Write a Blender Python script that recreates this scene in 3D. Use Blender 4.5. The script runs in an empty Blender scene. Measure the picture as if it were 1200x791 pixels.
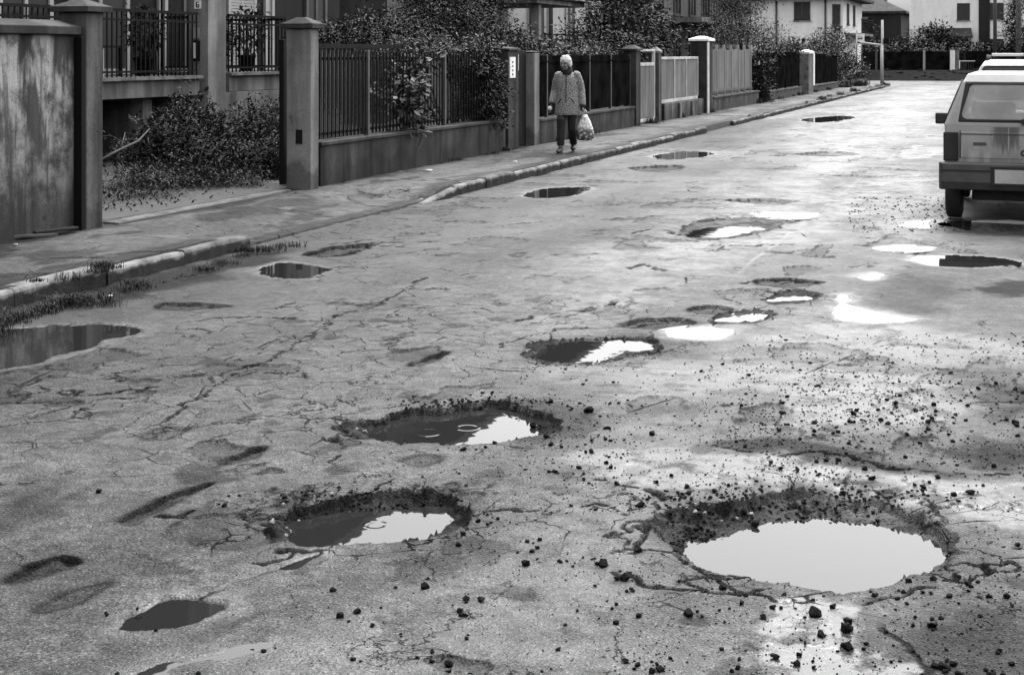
import bpy, bmesh, math, random
import numpy as np
from mathutils import Vector, Matrix

# ------------------------------------------------------------------ camera, sky, sun, exposure
SC = bpy.context.scene
COL = SC.collection
FPX, EYE = 1700.0, 1.65                       # focal length in photo pixels, eye height above the road
TH = math.atan(600.0 / 1700.0)                # the lens axis lies this far left of the road's direction (+Y)
CT, ST = math.cos(TH), math.sin(TH)
cam = bpy.data.cameras.new('camera')
cam.sensor_width = 36.0
cam.lens = 36.0 * FPX / 1200.0
cam.shift_y = -(395.5 - 62.0) / 1200.0        # a shift lens: level camera, falling front
cam.clip_start, cam.clip_end = 0.1, 3000.0
camo = bpy.data.objects.new('camera', cam)
camo.location = (0, 0, EYE)
camo.rotation_euler = (math.radians(90), 0, TH)
COL.objects.link(camo)
SC.camera = camo

SUN_EL, SUN_AZ = math.radians(62), math.radians(5)   # azimuth from +Y towards +X: beyond the street's far end, right of it
world = bpy.data.worlds.new('World')
SC.world = world
world.use_nodes = True
wn, wl = world.node_tree.nodes, world.node_tree.links
wn.clear()
wo = wn.new('ShaderNodeOutputWorld'); wb = wn.new('ShaderNodeBackground')
sky = wn.new('ShaderNodeTexSky'); sky.sky_type = 'NISHITA'; sky.sun_disc = False
sky.sun_elevation = SUN_EL; sky.sun_rotation = SUN_AZ
sky.altitude = 0; sky.air_density = 1.6; sky.dust_density = 6.0; sky.ozone_density = 1.0
bw = wn.new('ShaderNodeRGBToBW')
wl.new(sky.outputs[0], bw.inputs[0]); wl.new(bw.outputs[0], wb.inputs['Color'])
wb.inputs['Strength'].default_value = 0.15
wl.new(wb.outputs[0], wo.inputs['Surface'])
sd_ = bpy.data.lights.new('sun', 'SUN'); sd_.energy = 0.5; sd_.angle = math.radians(45); sd_.color = (1.0, 0.995, 0.985)
so = bpy.data.objects.new('sun', sd_)
sdir = Vector((math.sin(SUN_AZ) * math.cos(SUN_EL), math.cos(SUN_AZ) * math.cos(SUN_EL), math.sin(SUN_EL)))
so.rotation_euler = sdir.to_track_quat('Z', 'Y').to_euler()
so.location = sdir * 50
COL.objects.link(so)
SC.view_settings.view_transform = 'Standard'; SC.view_settings.look = 'None'
SC.view_settings.exposure = 1.80; SC.view_settings.gamma = 1.0
SC.view_settings.use_curve_mapping = False
SC.cycles.max_bounces = 6; SC.cycles.diffuse_bounces = 3; SC.cycles.glossy_bounces = 3
SC.cycles.transmission_bounces = 4; SC.cycles.transparent_max_bounces = 8
SC.cycles.caustics_reflective = False; SC.cycles.caustics_refractive = False

rnd = random.Random(7)
R = math.radians

# ------------------------------------------------------------------ surveying: where a sight line meets a plane
def G(x, y, z=0.0):                            # on the level z
    a = (x - 600.0) / FPX; d = FPX * (EYE - z) / (y - 62.0)
    return (d * (a * CT - ST), d * (a * ST + CT))
def onX(x, X):                                 # on the upright plane X: (Y, distance)
    a = (x - 600.0) / FPX; d = X / (a * CT - ST)
    return d * (a * ST + CT), d
def onY(x, Y):                                 # on the upright plane Y: (X, distance)
    a = (x - 600.0) / FPX; d = Y / (a * ST + CT)
    return d * (a * CT - ST), d
def zat(y, d): return EYE - (y - 62.0) * d / FPX
def PX(x, y, X):
    Y, d = onX(x, X); return Vector((X, Y, zat(y, d)))
def PY(x, y, Y):
    X, d = onY(x, Y); return Vector((X, Y, zat(y, d)))

# ------------------------------------------------------------------ numpy noise
def _hash(ix, iy, seed):
    h = (ix.astype(np.int64) * 374761393 + iy.astype(np.int64) * 668265263 + seed * 974634721) & 0xFFFFFFFF
    h = ((h ^ (h >> 13)) * 1274126177) & 0xFFFFFFFF
    h = h ^ (h >> 16)
    return (h & 0xFFFF) / 65535.0
def vnoise(x, y, seed=0):
    ix, iy = np.floor(x), np.floor(y)
    fx, fy = x - ix, y - iy
    fx = fx * fx * (3 - 2 * fx); fy = fy * fy * (3 - 2 * fy)
    a, b = _hash(ix, iy, seed), _hash(ix + 1, iy, seed)
    c, d = _hash(ix, iy + 1, seed), _hash(ix + 1, iy + 1, seed)
    return (a * (1 - fx) + b * fx) * (1 - fy) + (c * (1 - fx) + d * fx) * fy * 1.0
def fbm(x, y, seed=0, octv=4):
    s = 0.0; amp = 0.5; t = 0.0
    for o in range(octv):
        s = s + amp * (vnoise(x, y, seed + o * 17) * 2 - 1); t += amp
        x = x * 2.03 + 11.3; y = y * 2.03 + 5.7; amp *= 0.5
    return s / t
def sstep(a, b, v):
    t = np.clip((v - a) / (b - a), 0, 1); return t * t * (3 - 2 * t)
def catmull(pts, closed=True, k=5):
    pts = [np.array(p, float) for p in pts]; n = len(pts); out = []
    rng = range(n) if closed else range(n - 1)
    for i in rng:
        if closed: p0, p1, p2, p3 = pts[i - 1], pts[i], pts[(i + 1) % n], pts[(i + 2) % n]
        else: p0, p1, p2, p3 = pts[max(i - 1, 0)], pts[i], pts[i + 1], pts[min(i + 2, n - 1)]
        for j in range(k):
            t = j / k
            out.append(0.5 * (2 * p1 + (p2 - p0) * t + (2 * p0 - 5 * p1 + 4 * p2 - p3) * t * t + (3 * p1 - p0 - 3 * p2 + p3) * t ** 3))
    if not closed: out.append(pts[-1])
    return np.array(out)
def seg_dist(x, y, poly, closed=True):
    d2 = np.full(x.shape, 1e9); inside = np.zeros(x.shape, bool)
    n = len(poly)
    for i in range(n if closed else n - 1):
        ax, ay = poly[i]; bx, by = poly[(i + 1) % n]
        ex, ey = bx - ax, by - ay
        L = ex * ex + ey * ey + 1e-12
        t = np.clip(((x - ax) * ex + (y - ay) * ey) / L, 0, 1)
        dx, dy = x - ax - t * ex, y - ay - t * ey
        d2 = np.minimum(d2, dx * dx + dy * dy)
        if closed:
            c = ((ay > y) != (by > y)) & (x < ex * (y - ay) / (ey if abs(ey) > 1e-12 else 1e-12) + ax)
            inside ^= c
    d = np.sqrt(d2)
    return np.where(inside, d, -d) if closed else d

# ------------------------------------------------------------------ mesh and object helpers
def link(o, parent=None):
    COL.objects.link(o)
    if parent is not None: o.parent = parent
    return o
def thing(name, label, cat, loc=(0, 0, 0), rz=0.0, group=None):
    o = bpy.data.objects.new(name, None); o.empty_display_size = 0.2
    o.location = loc; o.rotation_euler = (0, 0, rz); link(o)
    return tag(o, label, cat, group)
def tag(o, label=None, cat=None, group=None, kind=None):
    if label: o['label'] = label
    if cat: o['category'] = cat
    if group: o['group'] = group
    if kind: o['kind'] = kind
    return o
def struct(o): o['kind'] = 'structure'; return o
def stuff(o): o['kind'] = 'stuff'; return o
def copy_tree(o, parent=None):
    c = o.copy(); COL.objects.link(c)
    if parent is not None: c.parent = parent
    for ch in o.children: copy_tree(ch, c)
    return c
class MB:
    def __init__(s): s.v = []; s.f = []; s.smooth = []
    def add(s, vs, fs, smooth=False):
        b = len(s.v); s.v += [tuple(p) for p in vs]; s.f += [tuple(i + b for i in f) for f in fs]; s.smooth += [smooth] * len(fs)
        return s
    def box(s, x0, x1, y0, y1, z0, z1, M=None):
        vs = [Vector((x, y, z)) for z in (z0, z1) for y in (y0, y1) for x in (x0, x1)]
        if M is not None: vs = [M @ p for p in vs]
        return s.add(vs, [(0, 2, 3, 1), (4, 5, 7, 6), (0, 1, 5, 4), (2, 6, 7, 3), (0, 4, 6, 2), (1, 3, 7, 5)])
    def tube(s, pts, rad, n=8, cap=True, smooth=True):
        pts = [Vector(p) for p in pts]
        rad = rad if isinstance(rad, (list, tuple)) else [rad] * len(pts)
        vs, fs = [], []; up = None
        for i, p in enumerate(pts):
            t = (pts[min(i + 1, len(pts) - 1)] - pts[max(i - 1, 0)]).normalized()
            if up is None: up = Vector((0, 0, 1)) if abs(t.z) < 0.9 else Vector((1, 0, 0))
            a = t.cross(up)
            if a.length < 1e-4: a = t.cross(Vector((0, 1, 0)))
            a.normalize(); b = a.cross(t).normalized(); up = b
            for k in range(n):
                an = 2 * math.pi * k / n
                vs.append(p + (a * math.cos(an) + b * math.sin(an)) * rad[i])
        for i in range(len(pts) - 1):
            for k in range(n):
                k2 = (k + 1) % n
                fs.append((i * n + k, (i + 1) * n + k, (i + 1) * n + k2, i * n + k2))
        b0 = len(s.f); s.add(vs, fs, smooth)
        if cap:
            off = len(s.v) - len(vs)
            s.f.append(tuple(off + k for k in range(n))); s.smooth.append(False)
            s.f.append(tuple(off + (len(pts) - 1) * n + k for k in reversed(range(n)))); s.smooth.append(False)
        return s
    def rings(s, rings, smooth=True, cap=True):
        n = len(rings[0]); vs = [p for r in rings for p in r]; fs = []
        for i in range(len(rings) - 1):
            for k in range(n):
                k2 = (k + 1) % n
                fs.append((i * n + k, i * n + k2, (i + 1) * n + k2, (i + 1) * n + k))
        s.add(vs, fs, smooth)
        if cap:
            off = len(s.v) - len(vs)
            s.f.append(tuple(off + k for k in reversed(range(n)))); s.smooth.append(smooth)
            s.f.append(tuple(off + (len(rings) - 1) * n + k for k in range(n))); s.smooth.append(smooth)
        return s
    def ball(s, c, r, n=12, m=8):
        c = Vector(c); r = Vector(r) if not isinstance(r, (int, float)) else Vector((r, r, r))
        rr = []
        for i in range(m + 1):
            ph = math.pi * (i + 0.02) / (m + 0.04) - math.pi / 2
            rr.append([c + Vector((math.cos(2 * math.pi * k / n) * math.cos(ph) * r.x, math.sin(2 * math.pi * k / n) * math.cos(ph) * r.y, math.sin(ph) * r.z)) for k in range(n)])
        return s.rings(rr)
    def prism(s, poly, axis, a, b):            # poly in the two other axes, extruded along axis from a to b
        n = len(poly)
        def p3(q, t):
            return {'x': (t, q[0], q[1]), 'y': (q[0], t, q[1]), 'z': (q[0], q[1], t)}[axis]
        vs = [p3(q, a) for q in poly] + [p3(q, b) for q in poly]
        fs = [tuple(reversed(range(n))), tuple(range(n, 2 * n))] + [(i, (i + 1) % n, n + (i + 1) % n, n + i) for i in range(n)]
        return s.add(vs, fs)
    def build(s, name, m, parent=None, bevel=0.0, loc=None, recalc=True):
        me = bpy.data.meshes.new(name)
        me.from_pydata([tuple(v) for v in s.v], [], s.f)
        me.polygons.foreach_set('use_smooth', s.smooth)
        if recalc:
            bm = bmesh.new(); bm.from_mesh(me); bmesh.ops.recalc_face_normals(bm, faces=bm.faces); bm.to_mesh(me); bm.free()
        me.materials.append(m)
        o = bpy.data.objects.new(name, me)
        if loc is not None: o.location = loc
        link(o, parent)
        if bevel:
            bv = o.modifiers.new('bevel', 'BEVEL'); bv.width = bevel; bv.segments = 2; bv.limit_method = 'ANGLE'; bv.angle_limit = R(40)
        return o
def grid_mesh(name, X, Y, Z, attrs, m, parent=None):
    ny, nx = X.shape
    co = np.stack([X, Y, Z], -1).reshape(-1, 3).astype(np.float32)
    i = np.arange(ny * nx).reshape(ny, nx)
    q = np.stack([i[:-1, :-1], i[:-1, 1:], i[1:, 1:], i[1:, :-1]], -1).reshape(-1, 4).astype(np.int32)
    return raw_mesh(name, co, q, attrs, m, parent)
def raw_mesh(name, co, q, attrs, m, parent=None, smooth=True):
    me = bpy.data.meshes.new(name)
    nq, k = q.shape
    me.vertices.add(len(co)); me.loops.add(nq * k); me.polygons.add(nq)
    me.vertices.foreach_set('co', np.ascontiguousarray(co, np.float32).ravel())
    me.polygons.foreach_set('loop_start', np.arange(0, nq * k, k, dtype=np.int32))
    me.loops.foreach_set('vertex_index', np.ascontiguousarray(q, np.int32).ravel())
    me.polygons.foreach_set('use_smooth', np.full(nq, smooth))
    me.update(calc_edges=True)
    for an, av in attrs.items():
        a = me.attributes.new(an, 'FLOAT', 'POINT'); a.data.foreach_set('value', np.ascontiguousarray(av, np.float32).ravel())
    me.materials.append(m)
    o = bpy.data.objects.new(name, me); link(o, parent)
    return o

# ------------------------------------------------------------------ materials
class NT:
    def __init__(s, name):
        s.m = bpy.data.materials.new(name); s.m.use_nodes = True
        s.n, s.l = s.m.node_tree.nodes, s.m.node_tree.links
        s.n.clear(); s.out = s.n.new('ShaderNodeOutputMaterial'); s.b = s.n.new('ShaderNodeBsdfPrincipled')
        s.l.new(s.b.outputs[0], s.out.inputs['Surface'])
        s.tc = s.n.new('ShaderNodeTexCoord').outputs['Object']
    def put(s, inp, v):
        if isinstance(v, (int, float)): inp.default_value = v
        elif isinstance(v, tuple): inp.default_value = v
        else: s.l.new(v, inp)
    def map(s, scale=(1, 1, 1), loc=(0, 0, 0), rot=(0, 0, 0), src=None):
        n = s.n.new('ShaderNodeMapping'); s.l.new(src if src is not None else s.tc, n.inputs[0])
        n.inputs['Scale'].default_value = scale; n.inputs['Location'].default_value = loc; n.inputs['Rotation'].default_value = rot
        return n.outputs[0]
    def noise(s, scale, detail=3.0, rough=0.55, src=None, dist=0.0):
        n = s.n.new('ShaderNodeTexNoise'); n.inputs['Scale'].default_value = scale; n.inputs['Detail'].default_value = detail
        n.inputs['Roughness'].default_value = rough; n.inputs['Distortion'].default_value = dist
        s.l.new(src if src is not None else s.tc, n.inputs['Vector']); return n.outputs['Fac']
    def voro(s, scale, feature='F1', src=None, out='Distance', rnd=1.0):
        n = s.n.new('ShaderNodeTexVoronoi'); n.feature = feature; n.inputs['Scale'].default_value = scale
        n.inputs['Randomness'].default_value = rnd
        s.l.new(src if src is not None else s.tc, n.inputs['Vector']); return n.outputs[out]
    def math(s, op, a, b=0.0, c=None, clamp=False):
        n = s.n.new('ShaderNodeMath'); n.operation = op; n.use_clamp = clamp
        s.put(n.inputs[0], a); s.put(n.inputs[1], b)
        if c is not None: s.put(n.inputs[2], c)
        return n.outputs[0]
    def ramp(s, v, a, b, lo=0.0, hi=1.0):      # smooth map of a..b onto lo..hi
        n = s.n.new('ShaderNodeMapRange'); n.interpolation_type = 'SMOOTHSTEP'
        s.put(n.inputs[0], v); n.inputs[1].default_value = a; n.inputs[2].default_value = b; n.inputs[3].default_value = lo; n.inputs[4].default_value = hi
        return n.outputs[0]
    def mix(s, f, a, b):
        n = s.n.new('ShaderNodeMix'); n.data_type = 'FLOAT'; s.put(n.inputs[0], f); s.put(n.inputs[2], a); s.put(n.inputs[3], b)
        return n.outputs[0]
    def attr(s, name):
        n = s.n.new('ShaderNodeAttribute'); n.attribute_name = name; return n.outputs['Fac']
    def vadd(s, a, b, k):                      # a + (b-0.5)*k with b a scalar
        n = s.n.new('ShaderNodeVectorMath'); n.operation = 'ADD'; s.l.new(a, n.inputs[0])
        s.put(n.inputs[1], s.math('MULTIPLY', s.math('SUBTRACT', b, 0.5), k)); return n.outputs[0]
    def color(s, v): s.put(s.b.inputs['Base Color'], (v, v, v, 1.0) if isinstance(v, (int, float)) else v); return s
    def rough(s, v): s.put(s.b.inputs['Roughness'], v); return s
    def set(s, **k):
        for a, v in k.items(): s.put(s.b.inputs[a.replace('_', ' ')], v)
        return s
    def bump(s, h, strength=0.5, dist=0.01):
        n = s.n.new('ShaderNodeBump'); s.put(n.inputs['Strength'], strength); n.inputs['Distance'].default_value = dist
        s.l.new(h, n.inputs['Height']); s.l.new(n.outputs[0], s.b.inputs['Normal']); return s

def plain(name, v, rough=0.6, var=0.25, scale=6.0, bump=0.15, bscale=60.0, metal=0.0, spec=0.5):
    t = NT(name)
    n = t.noise(scale, 5)
    t.color(t.math('MULTIPLY', t.ramp(n, 0.3, 0.7, 1 - var, 1 + var), v)); t.rough(t.ramp(n, 0.3, 0.7, max(rough - 0.1, 0.02), min(rough + 0.1, 1)))
    t.set(Metallic=metal); t.put(t.b.inputs['Specular IOR Level'], spec)
    if bump: t.bump(t.noise(bscale, 3), bump, 0.004)
    return t.m
def plaster(name, v, stain=0.5, rough=0.85, foot=0.0):
    t = NT(name)
    streak = t.noise(1.0, 4, 0.6, t.map((3.2, 3.2, 0.35)))
    blotch = t.noise(1.7, 6, 0.62)
    fine = t.noise(40, 4, 0.6)
    k = t.math('MULTIPLY', t.ramp(streak, 0.36, 0.62, 1 - stain, 1 + stain * 0.5), t.ramp(blotch, 0.3, 0.7, 1 - stain * 0.6, 1 + stain * 0.5))
    k = t.math('MULTIPLY', k, t.ramp(fine, 0.25, 0.75, 0.86, 1.14))
    if foot:                                     # rising damp with a ragged edge
        sep = t.n.new('ShaderNodeSeparateXYZ'); t.l.new(t.tc, sep.inputs[0])
        edge = t.math('ADD', sep.outputs[2], t.math('MULTIPLY', t.math('SUBTRACT', t.noise(3.5, 5, 0.65), 0.5), 0.7))
        k = t.math('MULTIPLY', k, t.ramp(edge, 0.25, 0.42, 1 - foot, 1.0))
        k = t.math('MULTIPLY', k, t.ramp(t.noise(4.5, 5, 0.7, t.map((1, 1, 1), (5, 2, 8))), 0.60, 0.68, 1.0, 0.6))
    t.color(t.math('MULTIPLY', k, v)); t.rough(rough); t.put(t.b.inputs['Specular IOR Level'], 0.25)
    t.bump(t.math('ADD', t.math('MULTIPLY', blotch, 2.0), fine), 0.5, 0.008)
    return t.m

def asphalt(name, base, speck=1.0, rough0=0.40, road=True):
    t = NT(name)
    big = t.noise(0.55, 4, 0.55, t.map((1.6, 0.5, 1)))
    mid = t.noise(2.4, 7, 0.68)
    fine = t.noise(110, 4, 0.75)
    chip = t.voro(115, 'F1', out='Color')
    sep = t.n.new('ShaderNodeSeparateColor'); t.l.new(chip, sep.inputs[0])
    cd = t.voro(115, 'F1')
    lightchip = t.math('MULTIPLY', t.ramp(sep.outputs[0], 0.84, 0.97), t.ramp(cd, 0.55, 0.2))
    darkchip = t.math('MULTIPLY', t.ramp(sep.outputs[1], 0.60, 0.85), t.ramp(cd, 0.7, 0.3))
    c = t.math('MULTIPLY', t.ramp(big, 0.3, 0.7, 0.72, 1.25), base)
    c = t.math('MULTIPLY', c, t.math('ADD', 1.0, t.attr('worn_sheen')))
    c = t.math('MULTIPLY', c, t.ramp(mid, 0.30, 0.70, 0.62, 1.38))
    c = t.math('MULTIPLY', c, t.ramp(t.noise(13, 6, 0.75), 0.34, 0.66, 0.48, 1.5))
    c = t.math('MULTIPLY', c, t.ramp(fine, 0.32, 0.68, 0.35, 1.65))
    c = t.math('ADD', c, t.math('MULTIPLY', lightchip, 0.12 * speck))
    c = t.math('MULTIPLY', c, t.math('SUBTRACT', 1.0, t.math('MULTIPLY', darkchip, 0.72)))
    crack_shade, dark = t.attr('crack_shade'), t.attr('dark')
    wet = t.math('MULTIPLY', t.attr('wet'), t.ramp(t.noise(4.5, 6, 0.68), 0.34, 0.55))
    gat = t.attr('gator')
    warp = t.vadd(t.tc, t.noise(9, 3), 0.10)
    ed = t.voro(4.2, 'DISTANCE_TO_EDGE', warp)
    warp2 = t.vadd(t.tc, t.noise(2.6, 5, 0.68), 0.75)
    ed2 = t.voro(1.15, 'DISTANCE_TO_EDGE', t.map((1.4, 0.7, 1), src=warp2))
    al = t.math('MULTIPLY', t.ramp(t.math('ADD', ed, t.math('MULTIPLY', t.math('SUBTRACT', t.noise(6, 3, .6), 0.45), 0.10)), 0.022, 0.004), gat)
    lng = t.math('MULTIPLY', t.ramp(ed2, 0.012, 0.003), t.ramp(t.noise(1.7, 3), 0.51, 0.60))
    cr = t.math('MAXIMUM', t.math('MAXIMUM', crack_shade, al), t.math('MULTIPLY', lng, 0.8), clamp=True)
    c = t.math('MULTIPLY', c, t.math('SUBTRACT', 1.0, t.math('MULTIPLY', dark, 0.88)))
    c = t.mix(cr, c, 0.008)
    c = t.mix(t.math('MULTIPLY', wet, 0.3), c, t.math('MULTIPLY', c, 0.6))
    t.color(c)
    r = t.ramp(big, 0.3, 0.7, rough0 + 0.10, rough0 - 0.08)
    r = t.math('ADD', r, t.ramp(fine, 0.3, 0.7, -0.08, 0.08))
    r = t.mix(dark, r, 0.62)
    r = t.mix(wet, r, 0.15)
    r = t.mix(cr, r, 0.9)
    t.rough(r)
    sp = t.math('MULTIPLY', t.math('SUBTRACT', 1.0, t.math('MULTIPLY', t.math('MAXIMUM', cr, t.math('MULTIPLY', dark, 0.85)), 0.92)), t.mix(wet, t.ramp(fine, 0.3, 0.7, 0.08, 0.36), 0.80))
    t.put(t.b.inputs['Specular IOR Level'], sp)
    h = t.math('ADD', t.math('MULTIPLY', fine, 0.8), t.math('MULTIPLY', cd, -0.5))
    h = t.math('ADD', h, t.math('MULTIPLY', t.noise(30, 4, 0.7), 0.35))
    h = t.math('SUBTRACT', h, t.math('MULTIPLY', cr, 2.0))
    t.bump(h, t.mix(wet, 0.9, 0.08), 0.009)
    return t.m

M_road = asphalt('road_asphalt', 0.046, 1.0, 0.50)
M_pave = asphalt('pavement_asphalt', 0.055, 0.7, 0.6)
def water_mat():
    t = NT('puddle_water'); t.color(0.014).rough(0.012); t.set(IOR=1.46)
    n = t.noise(5, 1, 0.5, t.map((1, 2.2, 1)))
    for x, y, r in ((470, 488, .045), (500, 507, .06), (492, 496, .035), (548, 501, .05), (452, 503, .03), (440, 612, .04)):   # rings from single raindrops
        px, py = G(x, y, -0.045); v = t.n.new('ShaderNodeVectorMath'); v.operation = 'DISTANCE'; t.l.new(t.tc, v.inputs[0]); v.inputs[1].default_value = (px, py, -0.045)
        e = t.math('SUBTRACT', 1.0, t.math('ABSOLUTE', t.math('DIVIDE', t.math('SUBTRACT', v.outputs['Value'], r), 0.010)), clamp=True)
        n = t.math('ADD', n, t.math('MULTIPLY', e, 0.9))
    t.bump(n, 0.020, 0.01)
    return t.m
M_water = water_mat()
M_sill = plaster('sill_stone', 0.20, 0.5, 0.8)
def kerb_mat():
    t = NT('kerb_stone'); sep = t.n.new('ShaderNodeSeparateXYZ'); t.l.new(t.tc, sep.inputs[0]); bl = t.noise(5.5, 6, 0.68); f = t.noise(90, 4, 0.7); g = t.n.new('ShaderNodeObjectInfo').outputs['Random']
    grime = t.ramp(t.math('ADD', sep.outputs[2], t.math('MULTIPLY', t.math('SUBTRACT', bl, 0.5), 0.10)), 0.100, 0.070)
    v = t.math('MULTIPLY', t.ramp(bl, 0.32, 0.66, 0.07, 0.19), t.ramp(f, 0.25, 0.75, 0.75, 1.25)); v = t.math('MULTIPLY', v, t.ramp(g, 0, 1, 0.55, 1.05))
    v = t.mix(grime, v, t.ramp(f, 0.3, 0.7, 0.012, 0.045)); t.color(v); t.rough(0.9); t.put(t.b.inputs['Specular IOR Level'], 0.15)
    t.bump(t.math('ADD', t.math('MULTIPLY', bl, 3.0), f), 0.7, 0.006); return t.m
M_kerb = kerb_mat()
def stained_wall():
    t = NT('stained_render')
    drip = t.noise(1.0, 5, 0.6, t.map((4.2, 4.2, 0.8), (2, 5, 1)), 0.35); drip2 = t.noise(1.0, 4, 0.6, t.map((6.0, 6.0, 0.5), (3, 1, 2)))
    blotch = t.noise(2.2, 7, 0.66); fine = t.noise(60, 4, 0.7)
    sep = t.n.new('ShaderNodeSeparateXYZ'); t.l.new(t.tc, sep.inputs[0])
    foot = t.ramp(t.math('ADD', sep.outputs[2], t.math('MULTIPLY', t.math('SUBTRACT', blotch, 0.5), 1.1)), 0.75, 0.35)
    k = t.math('MULTIPLY', t.ramp(drip, 0.44, 0.55), t.ramp(blotch, 0.38, 0.54))
    k = t.math('MULTIPLY', k, t.ramp(sep.outputs[2], 0.35, 1.5, 0.35, 1.0))
    v = t.mix(k, 0.048, 0.30)
    v = t.math('MULTIPLY', v, t.ramp(drip2, 0.35, 0.6, 0.55, 1.25))
    v = t.mix(t.math('MULTIPLY', foot, 0.75), v, 0.020)
    flake = t.ramp(t.noise(3.1, 4, 0.6, t.map((1, 1, 1), (7, 3, 1))), 0.66, 0.70)
    v = t.mix(t.math('MULTIPLY', flake, 0.7), v, 0.016)
    t.color(t.math('MULTIPLY', v, t.ramp(fine, 0.25, 0.75, 0.75, 1.25))); t.rough(0.9); t.put(t.b.inputs['Specular IOR Level'], 0.2)
    t.bump(t.math('ADD', t.math('MULTIPLY', blotch, 2.5), fine), 0.5, 0.006)
    return t.m
M_wall = stained_wall()
M_pier = plaster('pier_render', 0.17, 0.4, foot=0.5)
M_pier2 = plaster('weathered_pier', 0.085, 0.6, foot=0.3)
M_cop = plaster('coping_concrete', 0.038, 0.5)
M_low = plaster('low_wall_concrete', 0.030, 0.8, foot=0.35)
M_low2 = plaster('pale_low_wall', 0.07, 0.7, foot=0.4)
M_dark = plain('dark_iron', 0.006, 0.7, 0.2, spec=0.12)
M_panel = plain('dark_fence_panel', 0.008, 0.85, 0.6, 2.0, spec=0.0)
M_greypanel = plaster('grey_panel', 0.135, 0.3, 0.8)
M_offwhite = plain('weathered_white_paint', 0.40, 0.6, 0.3, 3.0)
M_white = plain('white_paint', 0.80, 0.5, 0.12)
M_greymetal = plain('grey_metal', 0.08, 0.6, 0.2, spec=0.25)
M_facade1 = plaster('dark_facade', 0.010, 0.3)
M_facade_l = plaster('light_facade', 0.34, 0.10)
M_facade_w = plaster('white_facade', 0.82, 0.06)
M_facade_m = plaster('mid_facade', 0.10, 0.2)
M_facade_d = plaster('brown_facade', 0.022, 0.15)
M_concrete = plaster('balcony_concrete', 0.15, 0.45)
M_glass = plain('window_glass', 0.02, 0.06, 0.1, 1.0, 0)
M_shut = plain('shutter', 0.045, 0.7, 0.15, spec=0.2)
M_shutl = plain('pale_shutter', 0.33, 0.6, 0.1)
M_roof = plaster('roof_tiles', 0.04, 0.3)
M_soil = plain('soil', 0.012, 0.95, 0.4, 3.0, 0.8, 30)
M_gravel = plain('driveway_gravel', 0.030, 0.8, 0.5, 45.0, 0.9, 80)
M_grass = plain('grass', 0.016, 0.95, 0.4, 20.0, 0.5, 80, spec=0.0)
M_ground = plain('ground', 0.06, 0.95, 0.3, 1.0, 0.3)
M_bark = plain('bark', 0.05, 0.9, 0.4, 20, 0.6)
def leaf_mat(name, v, gloss=0.4):
    t = NT(name)
    tone = t.attr('tone')
    t.color(t.math('MULTIPLY', t.ramp(tone, 0, 1, 0.45, 1.6), v)); t.rough(gloss); t.put(t.b.inputs['Specular IOR Level'], 0.13)
    return t.m
M_leaf = leaf_mat('leaf', 0.026, 0.5)
M_leafd = leaf_mat('dark_leaf', 0.015, 0.55)
M_leafl = leaf_mat('pale_leaf', 0.05, 0.5)
M_stone = plain('asphalt_chip', 0.005, 0.85, 0.4, 40, 0.3, spec=0.08)
M_stonel = plain('pale_stone', 0.20, 0.8, 0.3, 30, 0.3)
M_paper = plain('scrap_paper', 0.6, 0.8, 0.1)

# ------------------------------------------------------------------ road height field
xs = np.concatenate([np.arange(-6.34, 0.65, 0.0084), np.arange(0.65, 2.40, 0.018)])
ys = [1.2]
while ys[-1] < 90.0: ys.append(ys[-1] + 0.0088 * max(ys[-1] / 4.0, 0.75) ** 1.4)
ys = np.array(ys)
RX, RY = np.meshgrid(xs, ys)
fine_fade = np.clip(1.3 - RY / 60, 0.2, 1)
RZ = 0.010 * fbm(RX * 0.9, RY * 0.45, 3, 3) + 0.0035 * fbm(RX * 5, RY * 5, 9, 3) * fine_fade + 0.0014 * fbm(RX * 27, RY * 27, 21, 2) * fine_fade
RZ += -0.006
A_crack_shade = np.zeros_like(RZ); A_wet = np.zeros_like(RZ); A_dark = np.zeros_like(RZ); A_gat = np.zeros_like(RZ)
WX = 0.075 * fbm(RX * 4.2, RY * 4.2, 41, 4) + 0.030 * fbm(RX * 17, RY * 17, 43, 3)
WY = 0.075 * fbm(RX * 4.2, RY * 4.2, 61, 4) + 0.030 * fbm(RX * 17, RY * 17, 63, 3)
# where the top course has ravelled away in ragged scabs
sc_n = fbm(RX * 1.9 + 3, RY * 1.5, 501, 6); sc_r = 0.5 + 0.5 * fbm(RX * 0.33, RY * 0.22, 511, 3)
sc_t = 0.40 - 0.20 * sc_r * sstep(14.0, 5.0, RY) - 0.05 * sc_r
SCAB = sstep(sc_t, sc_t + 0.025, sc_n) * (0.45 + 0.55 * vnoise(RX * 9, RY * 9, 521))
RZ -= 0.016 * SCAB * fine_fade
A_dark = np.maximum(A_dark, np.maximum(0.50 * SCAB, 0.95 * np.exp(-((sc_n - sc_t) / 0.016) ** 2)))  # scab edges: the shade of their small steps painted dark
SC2 = sstep(0.30, 0.42, fbm(RX * 5.5, RY * 5.0, 531, 4)) * sstep(0.05, 0.3, fbm(RX * 0.6, RY * 0.45, 541, 3))
RZ -= 0.005 * SC2 * fine_fade
A_dark = np.maximum(A_dark, 0.55 * SC2)

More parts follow.
